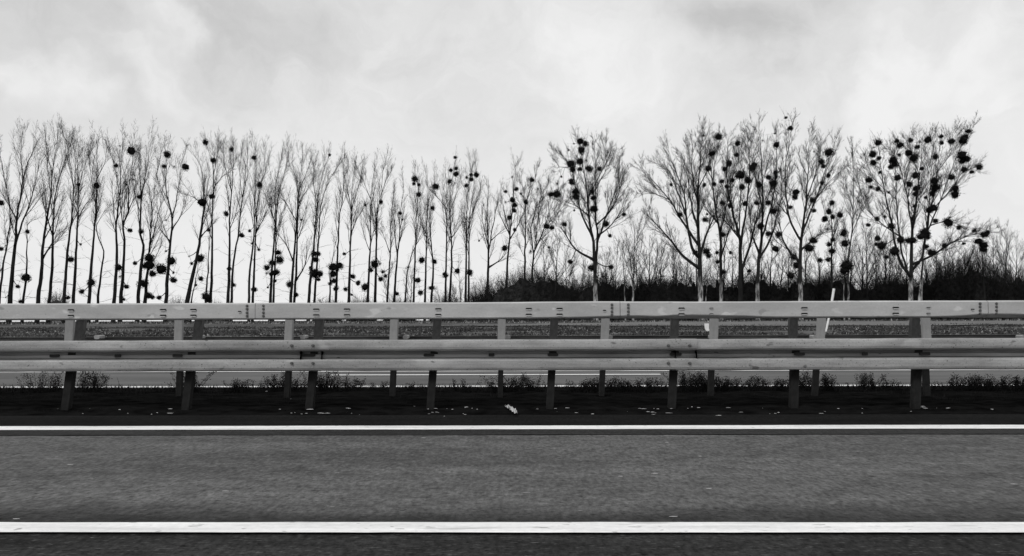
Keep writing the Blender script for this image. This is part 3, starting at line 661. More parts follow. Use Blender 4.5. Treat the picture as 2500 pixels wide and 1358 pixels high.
B2 = [(175,935,24),(185,988,28),(135,1010,27),(93,1045,24),(90,1085,12),(155,1080,28),(125,1090,18),(150,1140,16),(100,1187,8),(340,700,9),(36,915,12),(260,1165,24),(305,1240,18),(545,232,10),(435,945,24),(465,945,16),(445,985,22),(410,1045,16),(435,1085,38),(475,1090,26),(465,1130,14),(570,1040,36),(615,1030,26),(650,945,13),(570,1090,30),(575,1140,22),(590,1195,20),(600,1060,14),(548,1160,14),(713,1108,20),(750,1155,20),(660,1200,18),(705,1240,10),(803,595,12),(915,572,15),(870,1020,32),(840,1060,22),(910,1015,12),(927,1075,12),(948,1105,13),(913,1127,20),(800,1185,28),(1052,652,18),(1070,698,8),(1157,405,22),(1152,440,14),(1188,447,13),(1187,517,22),(1310,460,23),(1287,615,17),(1300,1000,22),(1210,990,26),(1110,1042,14),(1180,1135,22),(1200,1225,18),(1280,1190,20),(1030,1232,18),(1450,250,15),(1457,330,16),(1418,342,16),(1455,370,20),(1410,422,18),(1448,437,8),(1603,375,22),(1565,375,15),(1565,408,17),(1533,395,12),(1530,452,17),(1465,1068,22),(1380,1100,22),(1370,1090,12),(1555,1080,22),(1622,850,8)]
B3 = [(138,468,10),(93,565,13),(93,637,11),(165,548,16),(140,620,22),(155,655,20),(150,690,17),(118,738,18),(87,940,22),(155,818,14),(268,487,16),(308,548,6),(228,635,18),(195,578,8),(395,583,22),(433,582,26),(365,795,24),(400,805,18),(260,965,14),(380,935,10),(435,512,14),(463,466,8),(588,230,26),(622,248,21),(595,290,26),(525,380,27),(538,418,24),(587,365,28),(625,360,13),(587,415,16),(645,413,24),(717,414,18),(531,500,23),(556,565,27),(558,600,24),(665,565,18),(672,608,20),(678,680,30),(760,780,24),(878,716,15),(484,782,20),(522,1030,20),(792,1065,18),(785,858,14),(665,1070,28),(546,247,6),(510,290,7),(548,690,7),
 (1402,143,10),(1405,193,9),(1505,200,26),(1460,312,25),(1631,245,22),(1625,322,16),(1437,412,22),(1383,355,9),(1190,520,14),(1575,378,22),(1543,415,20),(1410,522,16),(1475,515,16),(1527,497,18),(1650,455,34),(1595,490,22),(1660,535,24),(1560,530,18),(1578,660,17),(1680,645,18),(1725,410,22),(1250,718,22),(1430,715,10),(1415,750,18),(1435,760,14),(1535,850,18),(1425,960,25),(1440,990,18),(1350,970,22),(1585,970,13),(1495,970,14),(1500,1030,14),(1540,1100,16),(1707,1093,12),(1530,640,20),(1630,690,14),(1700,490,22)]
B4 = [(60,228,14),(150,255,23),(243,145,18),(213,75,10),(140,180,7),(500,305,27),(450,368,20),(463,397,17),(495,460,16),(400,300,8),(5,390,24),(100,470,20),(145,440,20),(150,468,15),(35,520,26),(130,510,24),(180,422,12),(280,570,27),(275,600,20),(388,622,22),(97,640,22),(20,640,20),(243,670,18),(130,695,26),(400,692,16),(455,510,14),(45,795,26),(98,845,22),(165,850,20),(145,945,26),(395,890,26),(370,940,32),(265,1000,24),(285,1055,26),(245,1120,24),(520,640,20),(498,698,22),(473,747,24),(573,720,21),(525,733,16),(597,840,24),(605,910,26),(525,885,16),(500,915,18),(520,960,26),(440,1020,18),(495,1018,15),(615,1060,40),(600,1090,30),(490,815,14),
 (825,240,26),(797,272,10),(735,320,13),(790,318,23),(830,345,16),(794,374,20),(838,438,13),(765,488,26),(825,548,18),(778,535,14),(817,745,18),(760,787,14),(870,732,12),(912,795,26),(822,875,20),(850,925,28),(815,915,14),(880,1000,16),(950,230,18),(972,258,22),(1040,225,15),(1027,308,28),(1060,345,30),(1085,270,18),(1101,235,12),(1157,222,26),(1243,200,15),(1247,242,15),(1312,232,24),(1390,225,33),(1405,205,24),(1425,165,18),(1380,325,38),(1415,350,24),(1385,360,22),(1495,402,20),(1447,435,17),(1395,420,24),(1205,335,22),(1115,412,16),(925,355,25),(935,385,24),(910,402,18),(965,322,12),(953,474,28),(1073,458,23),(1032,515,20),(1200,495,28),(1205,540,32),(1185,580,22),(1080,545,24),(1075,580,22),(1335,545,30),(1335,585,28),(1310,470,22),(1140,605,14),(895,570,12),(1190,675,34),(1165,690,22),(1070,660,16),(1290,772,34),(1363,803,18),(1205,760,22),(1135,835,36),(1110,862,26),(1150,862,24),(1060,890,22),(975,885,30),(1030,890,24),(935,960,34),(1140,930,22),(1180,970,26),(1265,925,18),(1463,825,14),(1393,910,12),(1530,850,26),(1552,835,18),(1490,895,25),(1525,920,30),(1525,950,24),(1050,740,12)]
def segdist(p, a, b):
    ax, ay = a; bx, by = b; dx, dy = bx - ax, by - ay
    t = max(0, min(1, ((p[0] - ax) * dx + (p[1] - ay) * dy) / (dx * dx + dy * dy + 1e-9)))
    return math.hypot(p[0] - ax - t * dx, p[1] - ay - t * dy)
assign = {i: [] for i in range(len(TREES))}
for Z, B in ((Z1, B1), (Z2, B2), (Z3, B3), (Z4, B4)):
    for (x, y, r) in B:
        p = zc(Z, (x, y)); best = None
        for i, T in enumerate(TREES):
            if not T['balls'] and 'mistletoe' not in T['label']: continue
            for s in T['px']:
                for a, b in zip(s, s[1:]):
                    d = segdist(p, a, b)
                    if best is None or d < best[0]: best = (d, i)
        loose = r < 15 and random.random() < .45
        assign[best[1]].append((p[0], p[1], r / Z[0], loose))
for i, T in enumerate(TREES):
    random.seed(100 + i)
    build_tree(T, assign[i])

# ------------------------------------------------------------------ bushes and undergrowth
def bush(label, px, top, hw, Y, dens=1.0, core=.8, m=None, seed=0, name='bush', group='dark bushes under the trees', base_px=735):
    random.seed(500 + seed)
    m = m or M_bush
    c = at(px, base_px, Y); k = F_PX / Y
    g = gz(c.x, Y); H = at(px, top, Y).z - g; Wd = hw / k
    H *= 1.0
    root = empty(name, (c.x, Y, g), label, 'bush', group)
    org = root.location
    S = Segs()
    n = int(120 * dens)
    for i in range(n):
        a = random.uniform(0, 6.283); rr = random.random() ** .6
        b = Vector((c.x + math.cos(a) * rr * Wd * .75, Y + math.sin(a) * rr * Wd * .5, g))
        hh = H * math.sqrt(max(.05, 1 - (rr * .95) ** 2)) * random.uniform(.55, .98)
        d = Vector((math.cos(a) * rr * .55, math.sin(a) * rr * .4, 1)).normalized()
        grow(S, b, d, hh, .035, 1, .04, 1.15)
    for i in range(int(260 * dens)):
        q = Vector((random.gauss(0, 1), random.gauss(0, 1), abs(random.gauss(0, 1)) + .25)).normalized()
        p = Vector((c.x + q.x * Wd * .85, c.y + q.y * Wd * .55, g + q.z ** .7 * H * max(core, .45) * .9))
        grow(S, p, Vector((q.x * .7, q.y * .5, 1)).normalized(), random.uniform(.6, 2.2), .018, 2, .07, 1.3)
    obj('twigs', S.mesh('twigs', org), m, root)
    if core:
        import bmesh
        bm = bmesh.new(); bmesh.ops.create_icosphere(bm, subdivisions=4, radius=1)
        V = []
        for v in bm.verts:
            q = v.co
            f = 1 + .16 * noise.noise(q * 1.6 + Vector((seed, 0, 0))) + .16 * noise.noise(q * 4 + Vector((0, seed, 0))) + .05 * noise.noise(q * 11)
            V.append(Vector((q.x * Wd * .86 * f, q.y * Wd * .55 * f, max(0, abs(q.z) ** .7 * H * core * .84 * f if q.z > 0 else 0))))
        Fs = [tuple(v.index for v in f.verts) for f in bm.faces]; bm.free()
        # leaves and twig ends all through the outer shell
        nl = int(4200 * dens)
        for i in range(nl):
            q = Vector((random.gauss(0, 1), random.gauss(0, 1), abs(random.gauss(0, 1)))).normalized()
            f = (random.uniform(.66, 1.0) + .30 * random.random() ** 4) * (1 + .20 * noise.noise(q * 1.8 + Vector((seed, 0, 0))) + .14 * noise.noise(q * 5 + Vector((seed, 3, 0))))
            p = Vector((q.x * Wd * 1.02 * f, q.y * Wd * .66 * f, q.z ** .7 * H * core * 1.08 * f))
            e = (rvec().normalized() + Vector((0, 0, .5))).normalized(); e2 = e.orthogonal().normalized(); s = random.uniform(.04, .12)
            b = len(V); V += [p - e2 * s * .35, p + e2 * s * .35, p + e * s * 2.2]; Fs.append((b, b + 1, b + 2))
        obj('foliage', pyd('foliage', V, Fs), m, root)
BUSH = [('big round dark bush under the ball hung poplars', 1290, 650, 105, 106, 1.6, .84), ('low twiggy bush left of the big round bush', 1190, 672, 55, 109, 1.0, .6),
 ('dark bush right of the big round bush', 1385, 690, 55, 103, .9, .72), ('dark low bush under the solitary poplar', 1440, 700, 50, 102, .8, .8), ('dark bush between solitary poplar and small birch', 1500, 705, 48, 105, .9, .75),
 ('dense dark bush below the gap between the broad crowns', 1640, 672, 42, 102, 1.2, .85), ('dark low bush right of the small birch', 1580, 703, 50, 106, .9, .8), ('dark bush behind the lone broad poplar', 1710, 700, 52, 104, .9, .8),
 ('dark bush below the two solid crown balls', 1775, 698, 52, 105, .8, .85), ('black bush behind the dark trunked poplar', 1835, 702, 48, 105, .8, .85), ('black bush with dark shoots right of the pale trunk foot', 1880, 680, 44, 103, 1.0, .75),
 ('dark bush behind the stout grey trunk', 1960, 688, 52, 104, 1.0, .82), ('black bush behind the white stakes', 2030, 690, 50, 104, 1.0, .85), ('dark bush under the very slender poplar', 2095, 700, 52, 105, 1.0, .85),
 ('dark bush left of the largest poplar', 2165, 700, 52, 105, 1.0, .85), ('dark bush behind the largest poplar foot', 2235, 695, 50, 104, 1.0, .85), ('tall dark bush right of the largest poplar', 2310, 632, 50, 103, 1.2, .82),
 ('tallest dark bush on the right with mistletoe above', 2385, 608, 58, 103, 1.4, .82), ('dark bush next to the right edge', 2455, 645, 38, 104, 1.0, .7), ('low dark bush cut by the right edge', 2510, 690, 45, 104, 1.0, .75),
 ('low dark twigs below the four clustered crown balls', 1095, 700, 50, 112, .7, .35), ('low twiggy bush beneath the low single ball poplar', 975, 712, 45, 113, .7, .35), ('low twiggy bush below the U shaped fork', 880, 715, 40, 112, .7, .3), ('low twiggy bush below the thick black heap', 800, 722, 34, 112, .6, .35)]
for i, b in enumerate(BUSH):
    b = list(b)
    if 1400 < b[1] < 2280: b[2] -= 18 + 26 * math.sin(i * 2.3)
    bush(*b[:5], dens=b[5], core=b[6], seed=i)
bush('pale grey round bush between the fifth and sixth trunks', 140, 717, 25, 130, .5, .9, M_greybush, 40, group='pale bushes beyond the left row')
bush('low pale bush near the poplar with the V fork', 432, 725, 26, 130, .5, .7, M_greybush, 41, group='pale bushes beyond the left row')
bush('low pale bush right of the leaning poplar', 530, 731, 30, 130, .4, .6, M_greybush, 42, group='pale bushes beyond the left row')
# the mass of brambles closing the view behind the bushes
def thicket():
    random.seed(77)
    V = []; Fs = []
    a = at(1130, 735, 108).x; b = at(2620, 735, 108).x
    n = 260
    hs = [(1.2 + 3.9 * min(1, i / 26) + 1.7 * noise.noise((i * .09, 0, 0)) + 1.1 * noise.noise((i * .37, 2, 0)) + .5 * noise.noise((i * 1.3, 2, 0))) for i in range(n + 1)]
    for i in range(n + 1):
        x = a + (b - a) * i / n; g = gz(x, 108)
        for j, (dy, f) in enumerate([(-2.4, 0), (-2.0, .45), (-1.1, .8), (0, 1), (2, .7), (3, 0)]):
            V.append((x, 108 + dy + .5 * noise.noise((i * .3, j, 7)), g - .1 + hs[i] * f * (1 + .15 * noise.noise((i * .8, j, 0)))))
    for i in range(n):
        for j in range(5): q = i * 6 + j; Fs.append((q, q + 6, q + 7, q + 1))
    for i in range(42000):
        u = random.random() * n; h = hs[int(u)]; x = a + (b - a) * u / n
        f = random.random() ** .6; p = Vector((x, 108 + random.uniform(-3.2, 2.5) * (1.05 - f * .7), gz(x, 108) + h * f * 1.18))
        e = rvec().normalized(); e.z = abs(e.z); e2 = e.orthogonal().normalized(); s = random.uniform(.05, .16)
        q = len(V); V += [p - e2 * s * .3, p + e2 * s * .3, p + e * s * 2.6]; Fs.append((q, q + 1, q + 2))
    S = Segs()
    for i in range(2600):
        u = random.random() * n; h = hs[int(u)]; x = a + (b - a) * u / n
        grow(S, Vector((x, 108 + random.uniform(-1.5, 1), gz(x, 108) + h * random.uniform(.55, .95))), Vector((random.gauss(0, .35), random.gauss(0, .2), 1)).normalized(), random.uniform(.8, 3.0) * (.25 + 2.2 * abs(noise.noise((x * .35, 5, 0)))) + .4, .022, 2, .06, 1.4)
    tw = obj('undergrowth_twigs', S.mesh('undergrowth_twigs', (0, 0, 0)), M_bush); tag(tw, 'fine dark shoots standing up from the bramble tangle', 'undergrowth', kind='stuff')
    o = obj('undergrowth', pyd('undergrowth', V, Fs), M_bush); tag(o, 'black tangle of brambles under the right hand trees', 'undergrowth', kind='stuff')
thicket()

# ------------------------------------------------------------------ crash barriers
def profile_mesh(name, prof, x0, x1, nx=1, dent=None, slot=None, smooth=False):
    V = []; Fs = []; m = len(prof)
    for i in range(nx + 1):
        x = x0 + (x1 - x0) * i / nx
        for (y, z) in prof:
            if dent: y, z = dent(x, y, z)
            V.append((x, y, z))
    for i in range(nx):
        for k in range(m):
            a = i * m + k; b = i * m + (k + 1) % m
            Fs.append((a, b, b + m, a + m))
    Fs.append(tuple(range(m))); Fs.append(tuple(nx * m + k for k in reversed(range(m))))
    me = pyd(name, V, Fs, smooth)
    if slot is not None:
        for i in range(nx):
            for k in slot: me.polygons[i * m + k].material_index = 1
    return me
def w_profile(yf, zc_, sgn=1, t=.004):
    """W shaped steel beam; yf is the front of the lobes, sgn=1 faces the camera"""
    h = [(.165, .040), (.162, .014), (.150, .004), (.128, 0), (.088, 0), (.066, .006), (.054, .022), (.040, .112), (.010, .118), (.008, .082), (-.024, .080), (-.030, .100), (-.036, .098), (-.044, .016), (-.056, .003), (-.085, 0), (-.125, .002), (-.148, .012), (-.160, .034)]
    front = [(yf + sgn * d, zc_ + z) for z, d in h]
    back = [(yf + sgn * (d + t), zc_ + z - (t if i < 10 else -t) * .6) for i, (z, d) in enumerate(h)]
    return front + back[::-1]
YF = 7.70
root = empty('guard_rail', (0, YF + .15, 0), 'near galvanised crash barrier with box rail above and corrugated beam below', 'barrier')
org = root.location.copy()
def local(me):
    for v in me.vertices: v.co -= org
    return me
ZB = .605
# joints of the corrugated beam, a little shuffled by eye from the photograph
wj = [at(x, 840, YF).x for x in (771 - 2 * 920, 771 - 920, 771, 771 + 920, 771 + 2 * 920, 771 + 3 * 920)]
def wdent(k):
    def f(x, y, z):
        return y + .007 * noise.noise((x * .9, k, z * 4)) + .003 * noise.noise((x * 5, k, z * 9)), z + .006 * noise.noise((x * .8, k, 0)) + .0022 * noise.noise((x * 4, k, z * 5))
    return f
for k in range(5):
    a, b = wj[k] - .17, wj[k + 1] + .05
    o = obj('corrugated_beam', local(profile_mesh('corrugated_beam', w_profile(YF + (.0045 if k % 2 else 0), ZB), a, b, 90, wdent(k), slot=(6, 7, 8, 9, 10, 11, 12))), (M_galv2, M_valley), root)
# box rail panels
bj = [at(x, 757, YF).x for x in (623 - 890 * 2, 623 - 890, 623, 1514, 2413, 2413 + 895, 2413 + 1790)]
ztop, zbot = 1.160, .992
def boxdent(x, y, z):
    p = at(0, 0, 1)  # unused depth helper
    d = 0
    px = 1250 + F_PX * (x / YF)
    for (c, w_, a) in ((1500, 60, .010), (1560, 40, .012), (1650, 45, .020), (1720, 60, .018), (1800, 70, .012), (2400, 60, .022), (2470, 60, .018)):
        d += a * math.exp(-((px - c + 20) / w_) ** 2)
    d = min(d, .024)
    if z < zbot + .03 and y < YF + .02: z += d
    return y + .004 * noise.noise((x * .8, z * 3, 4)), z + .005 * noise.noise((x * .7, 1, 4)) + .0018 * noise.noise((x * 4, z * 9, 4))
bp = [(YF + .10, ztop), (YF + .026, ztop), (YF, ztop - .014), (YF, ztop - .05), (YF, zbot + .05), (YF, zbot + .010), (YF + .008, zbot), (YF + .10, zbot - .010)]
for k in range(6):
    obj('box_rail', local(profile_mesh('box_rail', [(y + (.003 if k % 2 else 0), z) for y, z in bp], bj[k] + .003, bj[k + 1] - .003, 90, boxdent)), M_galv, root)
# C shaped posts
def post_mesh(h0, h1, w=.086, d=.07, t=.006):
    P = [(-w / 2, 0), (w / 2, 0), (w / 2, d), (w / 2 - .025, d), (w / 2 - .025, d - t), (w / 2 - t, d - t), (w / 2 - t, t), (-w / 2 + t, t), (-w / 2 + t, d - t), (-w / 2 + .025, d - t), (-w / 2 + .025, d), (-w / 2, d)]
    V = [(x, y, z) for z in (h0, h1) for x, y in P]; m = len(P)
    Fs = [(k, (k + 1) % m, m + (k + 1) % m, m + k) for k in range(m)] + [tuple(range(m))[::-1], tuple(range(m, 2 * m))]
    return pyd('post', V, Fs)
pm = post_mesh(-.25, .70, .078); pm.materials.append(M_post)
pe = post_mesh(.60, 1.12, .084, .06); pe.name = 'lit_post_top'; pe.materials.append(M_mid)  # upper half of the near posts, coloured lighter than the shaded foot
near_x = [(-108, -133), (186, 163), (477, 456), (774, 757), (1065, 1052), (1353, 1343), (1650, 1641), (1943, 1939), (2243, 2237), (2540, 2536), (-400, -428)]
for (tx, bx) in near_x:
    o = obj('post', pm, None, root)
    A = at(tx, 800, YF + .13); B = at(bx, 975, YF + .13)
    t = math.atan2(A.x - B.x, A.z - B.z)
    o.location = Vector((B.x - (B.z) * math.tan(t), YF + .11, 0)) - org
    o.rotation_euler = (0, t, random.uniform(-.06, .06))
    e = obj('lit_post_top', pe, None, root); e.location = o.location + Vector((0, .072, 0)); e.rotation_euler = o.rotation_euler
# elongated bolt slots on the box rail
def slot_mesh():
    w, h = .034, .0085
    V = []; Fs = []
    P = [(-w, 0), (-w * .75, -h), (w * .75, -h), (w, 0), (w * .75, h), (-w * .75, h)]
    for y in (-.004, .004): V += [(x, y, z) for x, z in P]
    Fs += [tuple(range(6))] + [(k, (k + 1) % 6, 6 + (k + 1) % 6, 6 + k) for k in range(6)]
    b = len(V)
    V += [(-w * .8, -.006, -h - .0045), (w * .8, -.006, -h - .0045), (w * .8, -.006, -h), (-w * .8, -.006, -h), (-w * .8, .002, -h - .0045), (w * .8, .002, -h - .0045), (w * .8, .002, -h), (-w * .8, .002, -h)]
    Fs += [(b, b + 1, b + 2, b + 3), (b + 3, b + 2, b + 6, b + 7), (b, b + 4, b + 5, b + 1)]
    me = pyd('slot', V, Fs); me.materials.append(M_hole); me.materials.append(M_highlight)  # slot's dark hollow and the highlight below it are both coloured on
    for i, p in enumerate(me.polygons):
        if i >= 7: p.material_index = 1
    return me
SL = slot_mesh()
def bolt_mesh(r=.012, name='bolt'):
    V = []; Fs = []
    for y, q in ((.004, 1.25), (-.003, 1.25), (-.003, .8), (-.012, .7)):
        V += [(math.cos(t * math.pi / 3) * r * q, y, math.sin(t * math.pi / 3) * r * q) for t in range(6)]
    for j in range(3): Fs += [(j * 6 + k, j * 6 + (k + 1) % 6, j * 6 + 6 + (k + 1) % 6, j * 6 + 6 + k) for k in range(6)]
    Fs.append(tuple(range(18, 24)))
    me = pyd(name, V, Fs); me.materials.append(M_bolt); return me
BM = bolt_mesh()
for x in (173, 398, 472, 772, 847, 1070, 1291, 1366, 1664, 1737, 1964, 2187, 2267, -125, -50, 2560, 2635):
    for y, s in ((754, 1), (768, 1)):
        if x in (1737, 2267): s = .6
        y -= (x - 1250) * .0028
        p = at(x, y, YF - .003)
        o = obj('bolt_slot', SL, None, root); o.location = p - org; o.scale = (s, 1, s)
for cx in (623, 1514, 2413):
    for sx in (-20, 20):
        for y in (745, 753, 762, 770):
            p = at(cx + sx, y - (cx - 1250) * .003, YF - .003)
            o = obj('bolt', BM, None, root); o.location = p - org
    p = at(cx - 38, 759 - (cx - 1250) * .003, YF - .003)
    o = obj('bolt_slot', SL, None, root); o.location = p - org; o.scale = (.5, 1, .8)
for jx in (737, 1657):
    for sx in (-25, 27):
        for y in (845, 888):
            p = at(jx + sx, y - 1, YF - .003)
            o = obj('bolt', BM, None, root); o.location = p - org; o.scale = (1.25, 1.3, .95)
# brackets in the beam's valley, where it is bolted to the posts
def plate(w, h, d, name, m):
    b = .25 * h
    P = [(-w / 2, -h / 2 + b), (-w / 2 + b, -h / 2), (w / 2 - b, -h / 2), (w / 2, -h / 2 + b), (w / 2, h / 2 - b), (w / 2 - b, h / 2), (-w / 2 + b, h / 2), (-w / 2, h / 2 - b)]
    V = [(x, y, z) for y in (-d / 2, d / 2) for x, z in P]
    me = pyd(name, V, [tuple(range(8)), tuple(range(8, 16))[::-1]] + [(k, 8 + k, 8 + (k + 1) % 8, (k + 1) % 8) for k in range(8)])
    me.materials.append(m); return me
BK = plate(.10, .032, .014, 'bracket', M_hole)
for x, s in ((133, 1), (287, .6), (433, 1), (752, 1.5), (1047, 1.1), (1200, .6), (1350, 1.1), (1650, 1.2), (1952, 1.1), (2112, .55), (2258, 1.1)):
    p = at(x, 868, YF + .07)
    o = obj('bracket', BK, None, root); o.location = Vector((p.x, YF + .072, ZB + .004)) - org; o.scale = (s, 1, 1)

# far barrier of the opposite carriageway, seen from behind
Y2 = 8.88
root2 = empty('guard_rail', (0, Y2, 0), 'farther crash barrier seen from behind between the rails, pale posts', 'barrier')
org2 = root2.location.copy()
for k in range(6):
    a = -12 + k * 4.1 + .3
    me = profile_mesh('corrugated_beam', w_profile(Y2 + .30, ZB + .003, -1), a, a + 4.16, 8)
    for v in me.vertices: v.co -= org2; v.co.y += .004 * (k % 2)
    obj('corrugated_beam', me, M_back, root2)
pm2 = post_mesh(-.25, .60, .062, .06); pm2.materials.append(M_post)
pe2 = post_mesh(.50, .998, .092, .05); pe2.name = 'lit_post_top'; pe2.materials.append(M_post2)  # post split in two so its sunlit top is coloured paler
far_x = [(-80, -92), (175, 168), (440, 436), (708, 701), (963, 958), (1225, 1222), (1477, 1471), (1742, 1738), (2001, 1993), (2257, 2264), (2515, 2515)]
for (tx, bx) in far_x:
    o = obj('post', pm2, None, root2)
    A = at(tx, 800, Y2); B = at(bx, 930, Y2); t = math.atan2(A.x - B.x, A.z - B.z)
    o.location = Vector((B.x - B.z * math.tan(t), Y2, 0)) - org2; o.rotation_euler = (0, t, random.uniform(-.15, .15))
    e = obj('lit_post_top', pe2, None, root2); e.location = o.location + Vector((0, -.056, 0)); e.rotation_euler = o.rotation_euler
SPC = plate(.065, .05, .12, 'spacer', M_post2)
for x in (243, 490, 743, 992, 1240, 1488, 1738, 1987, 2494):
    p = at(x, 823, Y2 + .16); o = obj('spacer', SPC, None, root2); o.location = p - org2

# ------------------------------------------------------------------ weeds in the median
def weed(x, top, hw, dens, label, seed, Y=9.75, base=946):
    random.seed(900 + seed)
    c = at(x, base, Y); H = at(x, top, Y).z; k = F_PX / Y; Wd = hw / k
    V = []; Fs = []
    for i in range(int(17 * dens)):
        bx = c.x + random.gauss(0, .62) * Wd; by = Y + random.uniform(-.2, .25)
        hh = H * random.uniform(.5, 1.05); lean = random.gauss(0, .34) + (bx - c.x) * .5
        pts = [Vector((bx + lean * (t ** 1.5) * hh, by + .1 * t * random.gauss(0, 1) * hh, .0 + hh * t)) for t in (0, .25, .5, .75, 1)]
        tube(V, Fs, pts, [.005, .004, .003, .002, .001], 3)
        for j in range(int(110 * (hh / .3 + .3))):
            t = random.uniform(.02, 1) ** 1.25; q = pts[0].lerp(pts[-1], t); q.x = bx + lean * t ** 1.5 * hh
            e = Vector((random.gauss(0, 1), random.gauss(0, .7), random.gauss(.5, .6))).normalized()
            e2 = e.cross(Vector((0, 1, 0.2))).normalized(); s = random.uniform(.005, .017)
            q = q + e * random.uniform(0, .035)
            b = len(V); V += [q, q + e * s * .5 + e2 * s * .3, q + e * s * 1.25, q + e * s * .5 - e2 * s * .3]; Fs.append((b, b + 1, b + 2, b + 3))
    V = [Vector(v) - Vector((c.x, Y, 0)) for v in V]
    o = obj('weed', pyd('weed', V, Fs), M_weed); o.location = (c.x, Y, 0)
    tag(o, label, 'weed', 'dark weeds growing in the median')
WD = [(110, 905, 35, 1.2, 'tall sparse weed left of the first near post'), (222, 900, 28, 1.6, 'tall dark weed close right of the first near post'), (462, 905, 22, 1.3, 'dark weed at the foot of the second near post'),
 (600, 928, 48, 1.8, 'low wide weed midway between second and third near posts'), (688, 908, 22, 1.3, 'tall thin weed left of the third near post, at a pale post'), (735, 920, 26, 1.5, 'bushy weed just left of the third near post'),
 (802, 905, 28, 2.0, 'tall bushy weed just right of the third near post'), (860, 925, 30, 1.3, 'low spreading weed at the left end of the dashed line'), (925, 935, 26, .8, 'tiny weed left of the fourth pale post'),
 (1010, 935, 24, .9, 'tiny weed left of the fourth near post'), (1125, 930, 22, .9, 'small weed right of the fourth near post'), (1222, 920, 18, 1.1, 'thin weed at the pale post near the centre'), (1256, 914, 20, 1.3, 'upright weed just right of the centre pale post'), (1300, 920, 18, 1.0, 'upright weed left of the fifth near post'),
 (1420, 930, 26, 1.5, 'low dark weed right of the fifth near post'), (1470, 925, 30, 1.9, 'dense low weed midway between fifth and sixth near posts'), (1530, 924, 34, 1.9, 'wide low weed below the right end of the dashed line'), (1595, 928, 24, 1.3, 'short weed just left of the sixth near post'),
 (1680, 908, 26, 2.0, 'tall leafy weed just right of the sixth near post'), (1722, 914, 28, 2.0, 'leafy weed at the sixth pale post'), (1770, 924, 26, 1.8, 'dense weed right of the sixth pale post'), (1830, 922, 34, 1.6, 'broad loose weed midway between sixth and seventh near posts'), (1900, 926, 30, 1.6, 'leafy weed just left of the seventh near post'),
 (1965, 905, 16, 1.4, 'tall thin weed right of the seventh near post'), (2022, 918, 22, 1.3, 'loose weed right of the seventh pale post'), (2130, 912, 20, 1.4, 'upright weed midway between seventh and eighth near posts'), (2170, 930, 28, 1.3, 'low weed left of the eighth near post'),
 (2280, 932, 18, 1.0, 'small weed right of the eighth near post'), (2345, 922, 32, 1.7, 'leafy weed left of the tallest rightmost ones'), (2390, 914, 26, 1.9, 'tall leafy weed near the right end of the median'), (2440, 920, 30, 1.7, 'wide leafy weed one before the right edge'), (2492, 920, 24, 1.6, 'leafy weed cut by the right edge')]
for i, w_ in enumerate(WD): weed(w_[0], w_[1], w_[2], w_[3], w_[4], i)
# low black ground cover over the median soil
def cover():
    n = 60000
    x = rng.random(n) * 22 - 11; y = 7.75 + rng.random(n) * 2.75
    h = .01 + .05 * rng.random(n) ** 3 * np.clip((y - 7.75) * 1.2, .2, 1); th = rng.random(n) * 3.14; s = .004 + .008 * rng.random(n)
    ln = (rng.random((n, 2)) - .5) * .08
    V = np.zeros((n, 3, 3)); dx = np.cos(th) * s; dy = np.sin(th) * s
    V[:, 0] = np.stack([x - dx, y - dy, 0 * x], 1); V[:, 1] = np.stack([x + dx, y + dy, 0 * x], 1); V[:, 2] = np.stack([x + ln[:, 0], y + ln[:, 1], .03 + h], 1)
    o = obj('ground_cover', mesh_np('ground_cover', V.reshape(-1, 3), np.arange(3 * n).reshape(-1, 3)), M_weed); tag(o, 'low black weeds and moss covering the median soil', 'ground cover', kind='stuff')
cover()
def stalks():
    # dead stalks standing thinly all along the far edge of the median
    random.seed(61); V = []; Fs = []
    for i in range(420):
        x = random.uniform(-7.6, 7.6); y = random.uniform(8.9, 10.3); h = random.uniform(.04, .20) * (.5 + 1.2 * abs(noise.noise((x * .8, 0, 2)))); l = random.gauss(0, .5) * h
        tube(V, Fs, [Vector((x, y, 0)), Vector((x + l * .3, y, h * .55)), Vector((x + l, y + .01, h))], [.003, .0025, .001], 3)
        for j in range(5):
            t = random.uniform(.3, 1); q = Vector((x + l * t ** 1.6, y, h * t)); e = Vector((random.gauss(0, 1), 0.2, random.gauss(.4, .5))).normalized() * random.uniform(.01, .03)
            b = len(V); V += [q, q + e * .5 + Vector((0, 0, .004)), q + e]; Fs.append((b, b + 1, b + 2))
    o = obj('dead_stalks', pyd('dead_stalks', V, Fs), M_weed); tag(o, 'thin dark dead stalks scattered over the median', 'dead stalks', kind='stuff')
stalks()

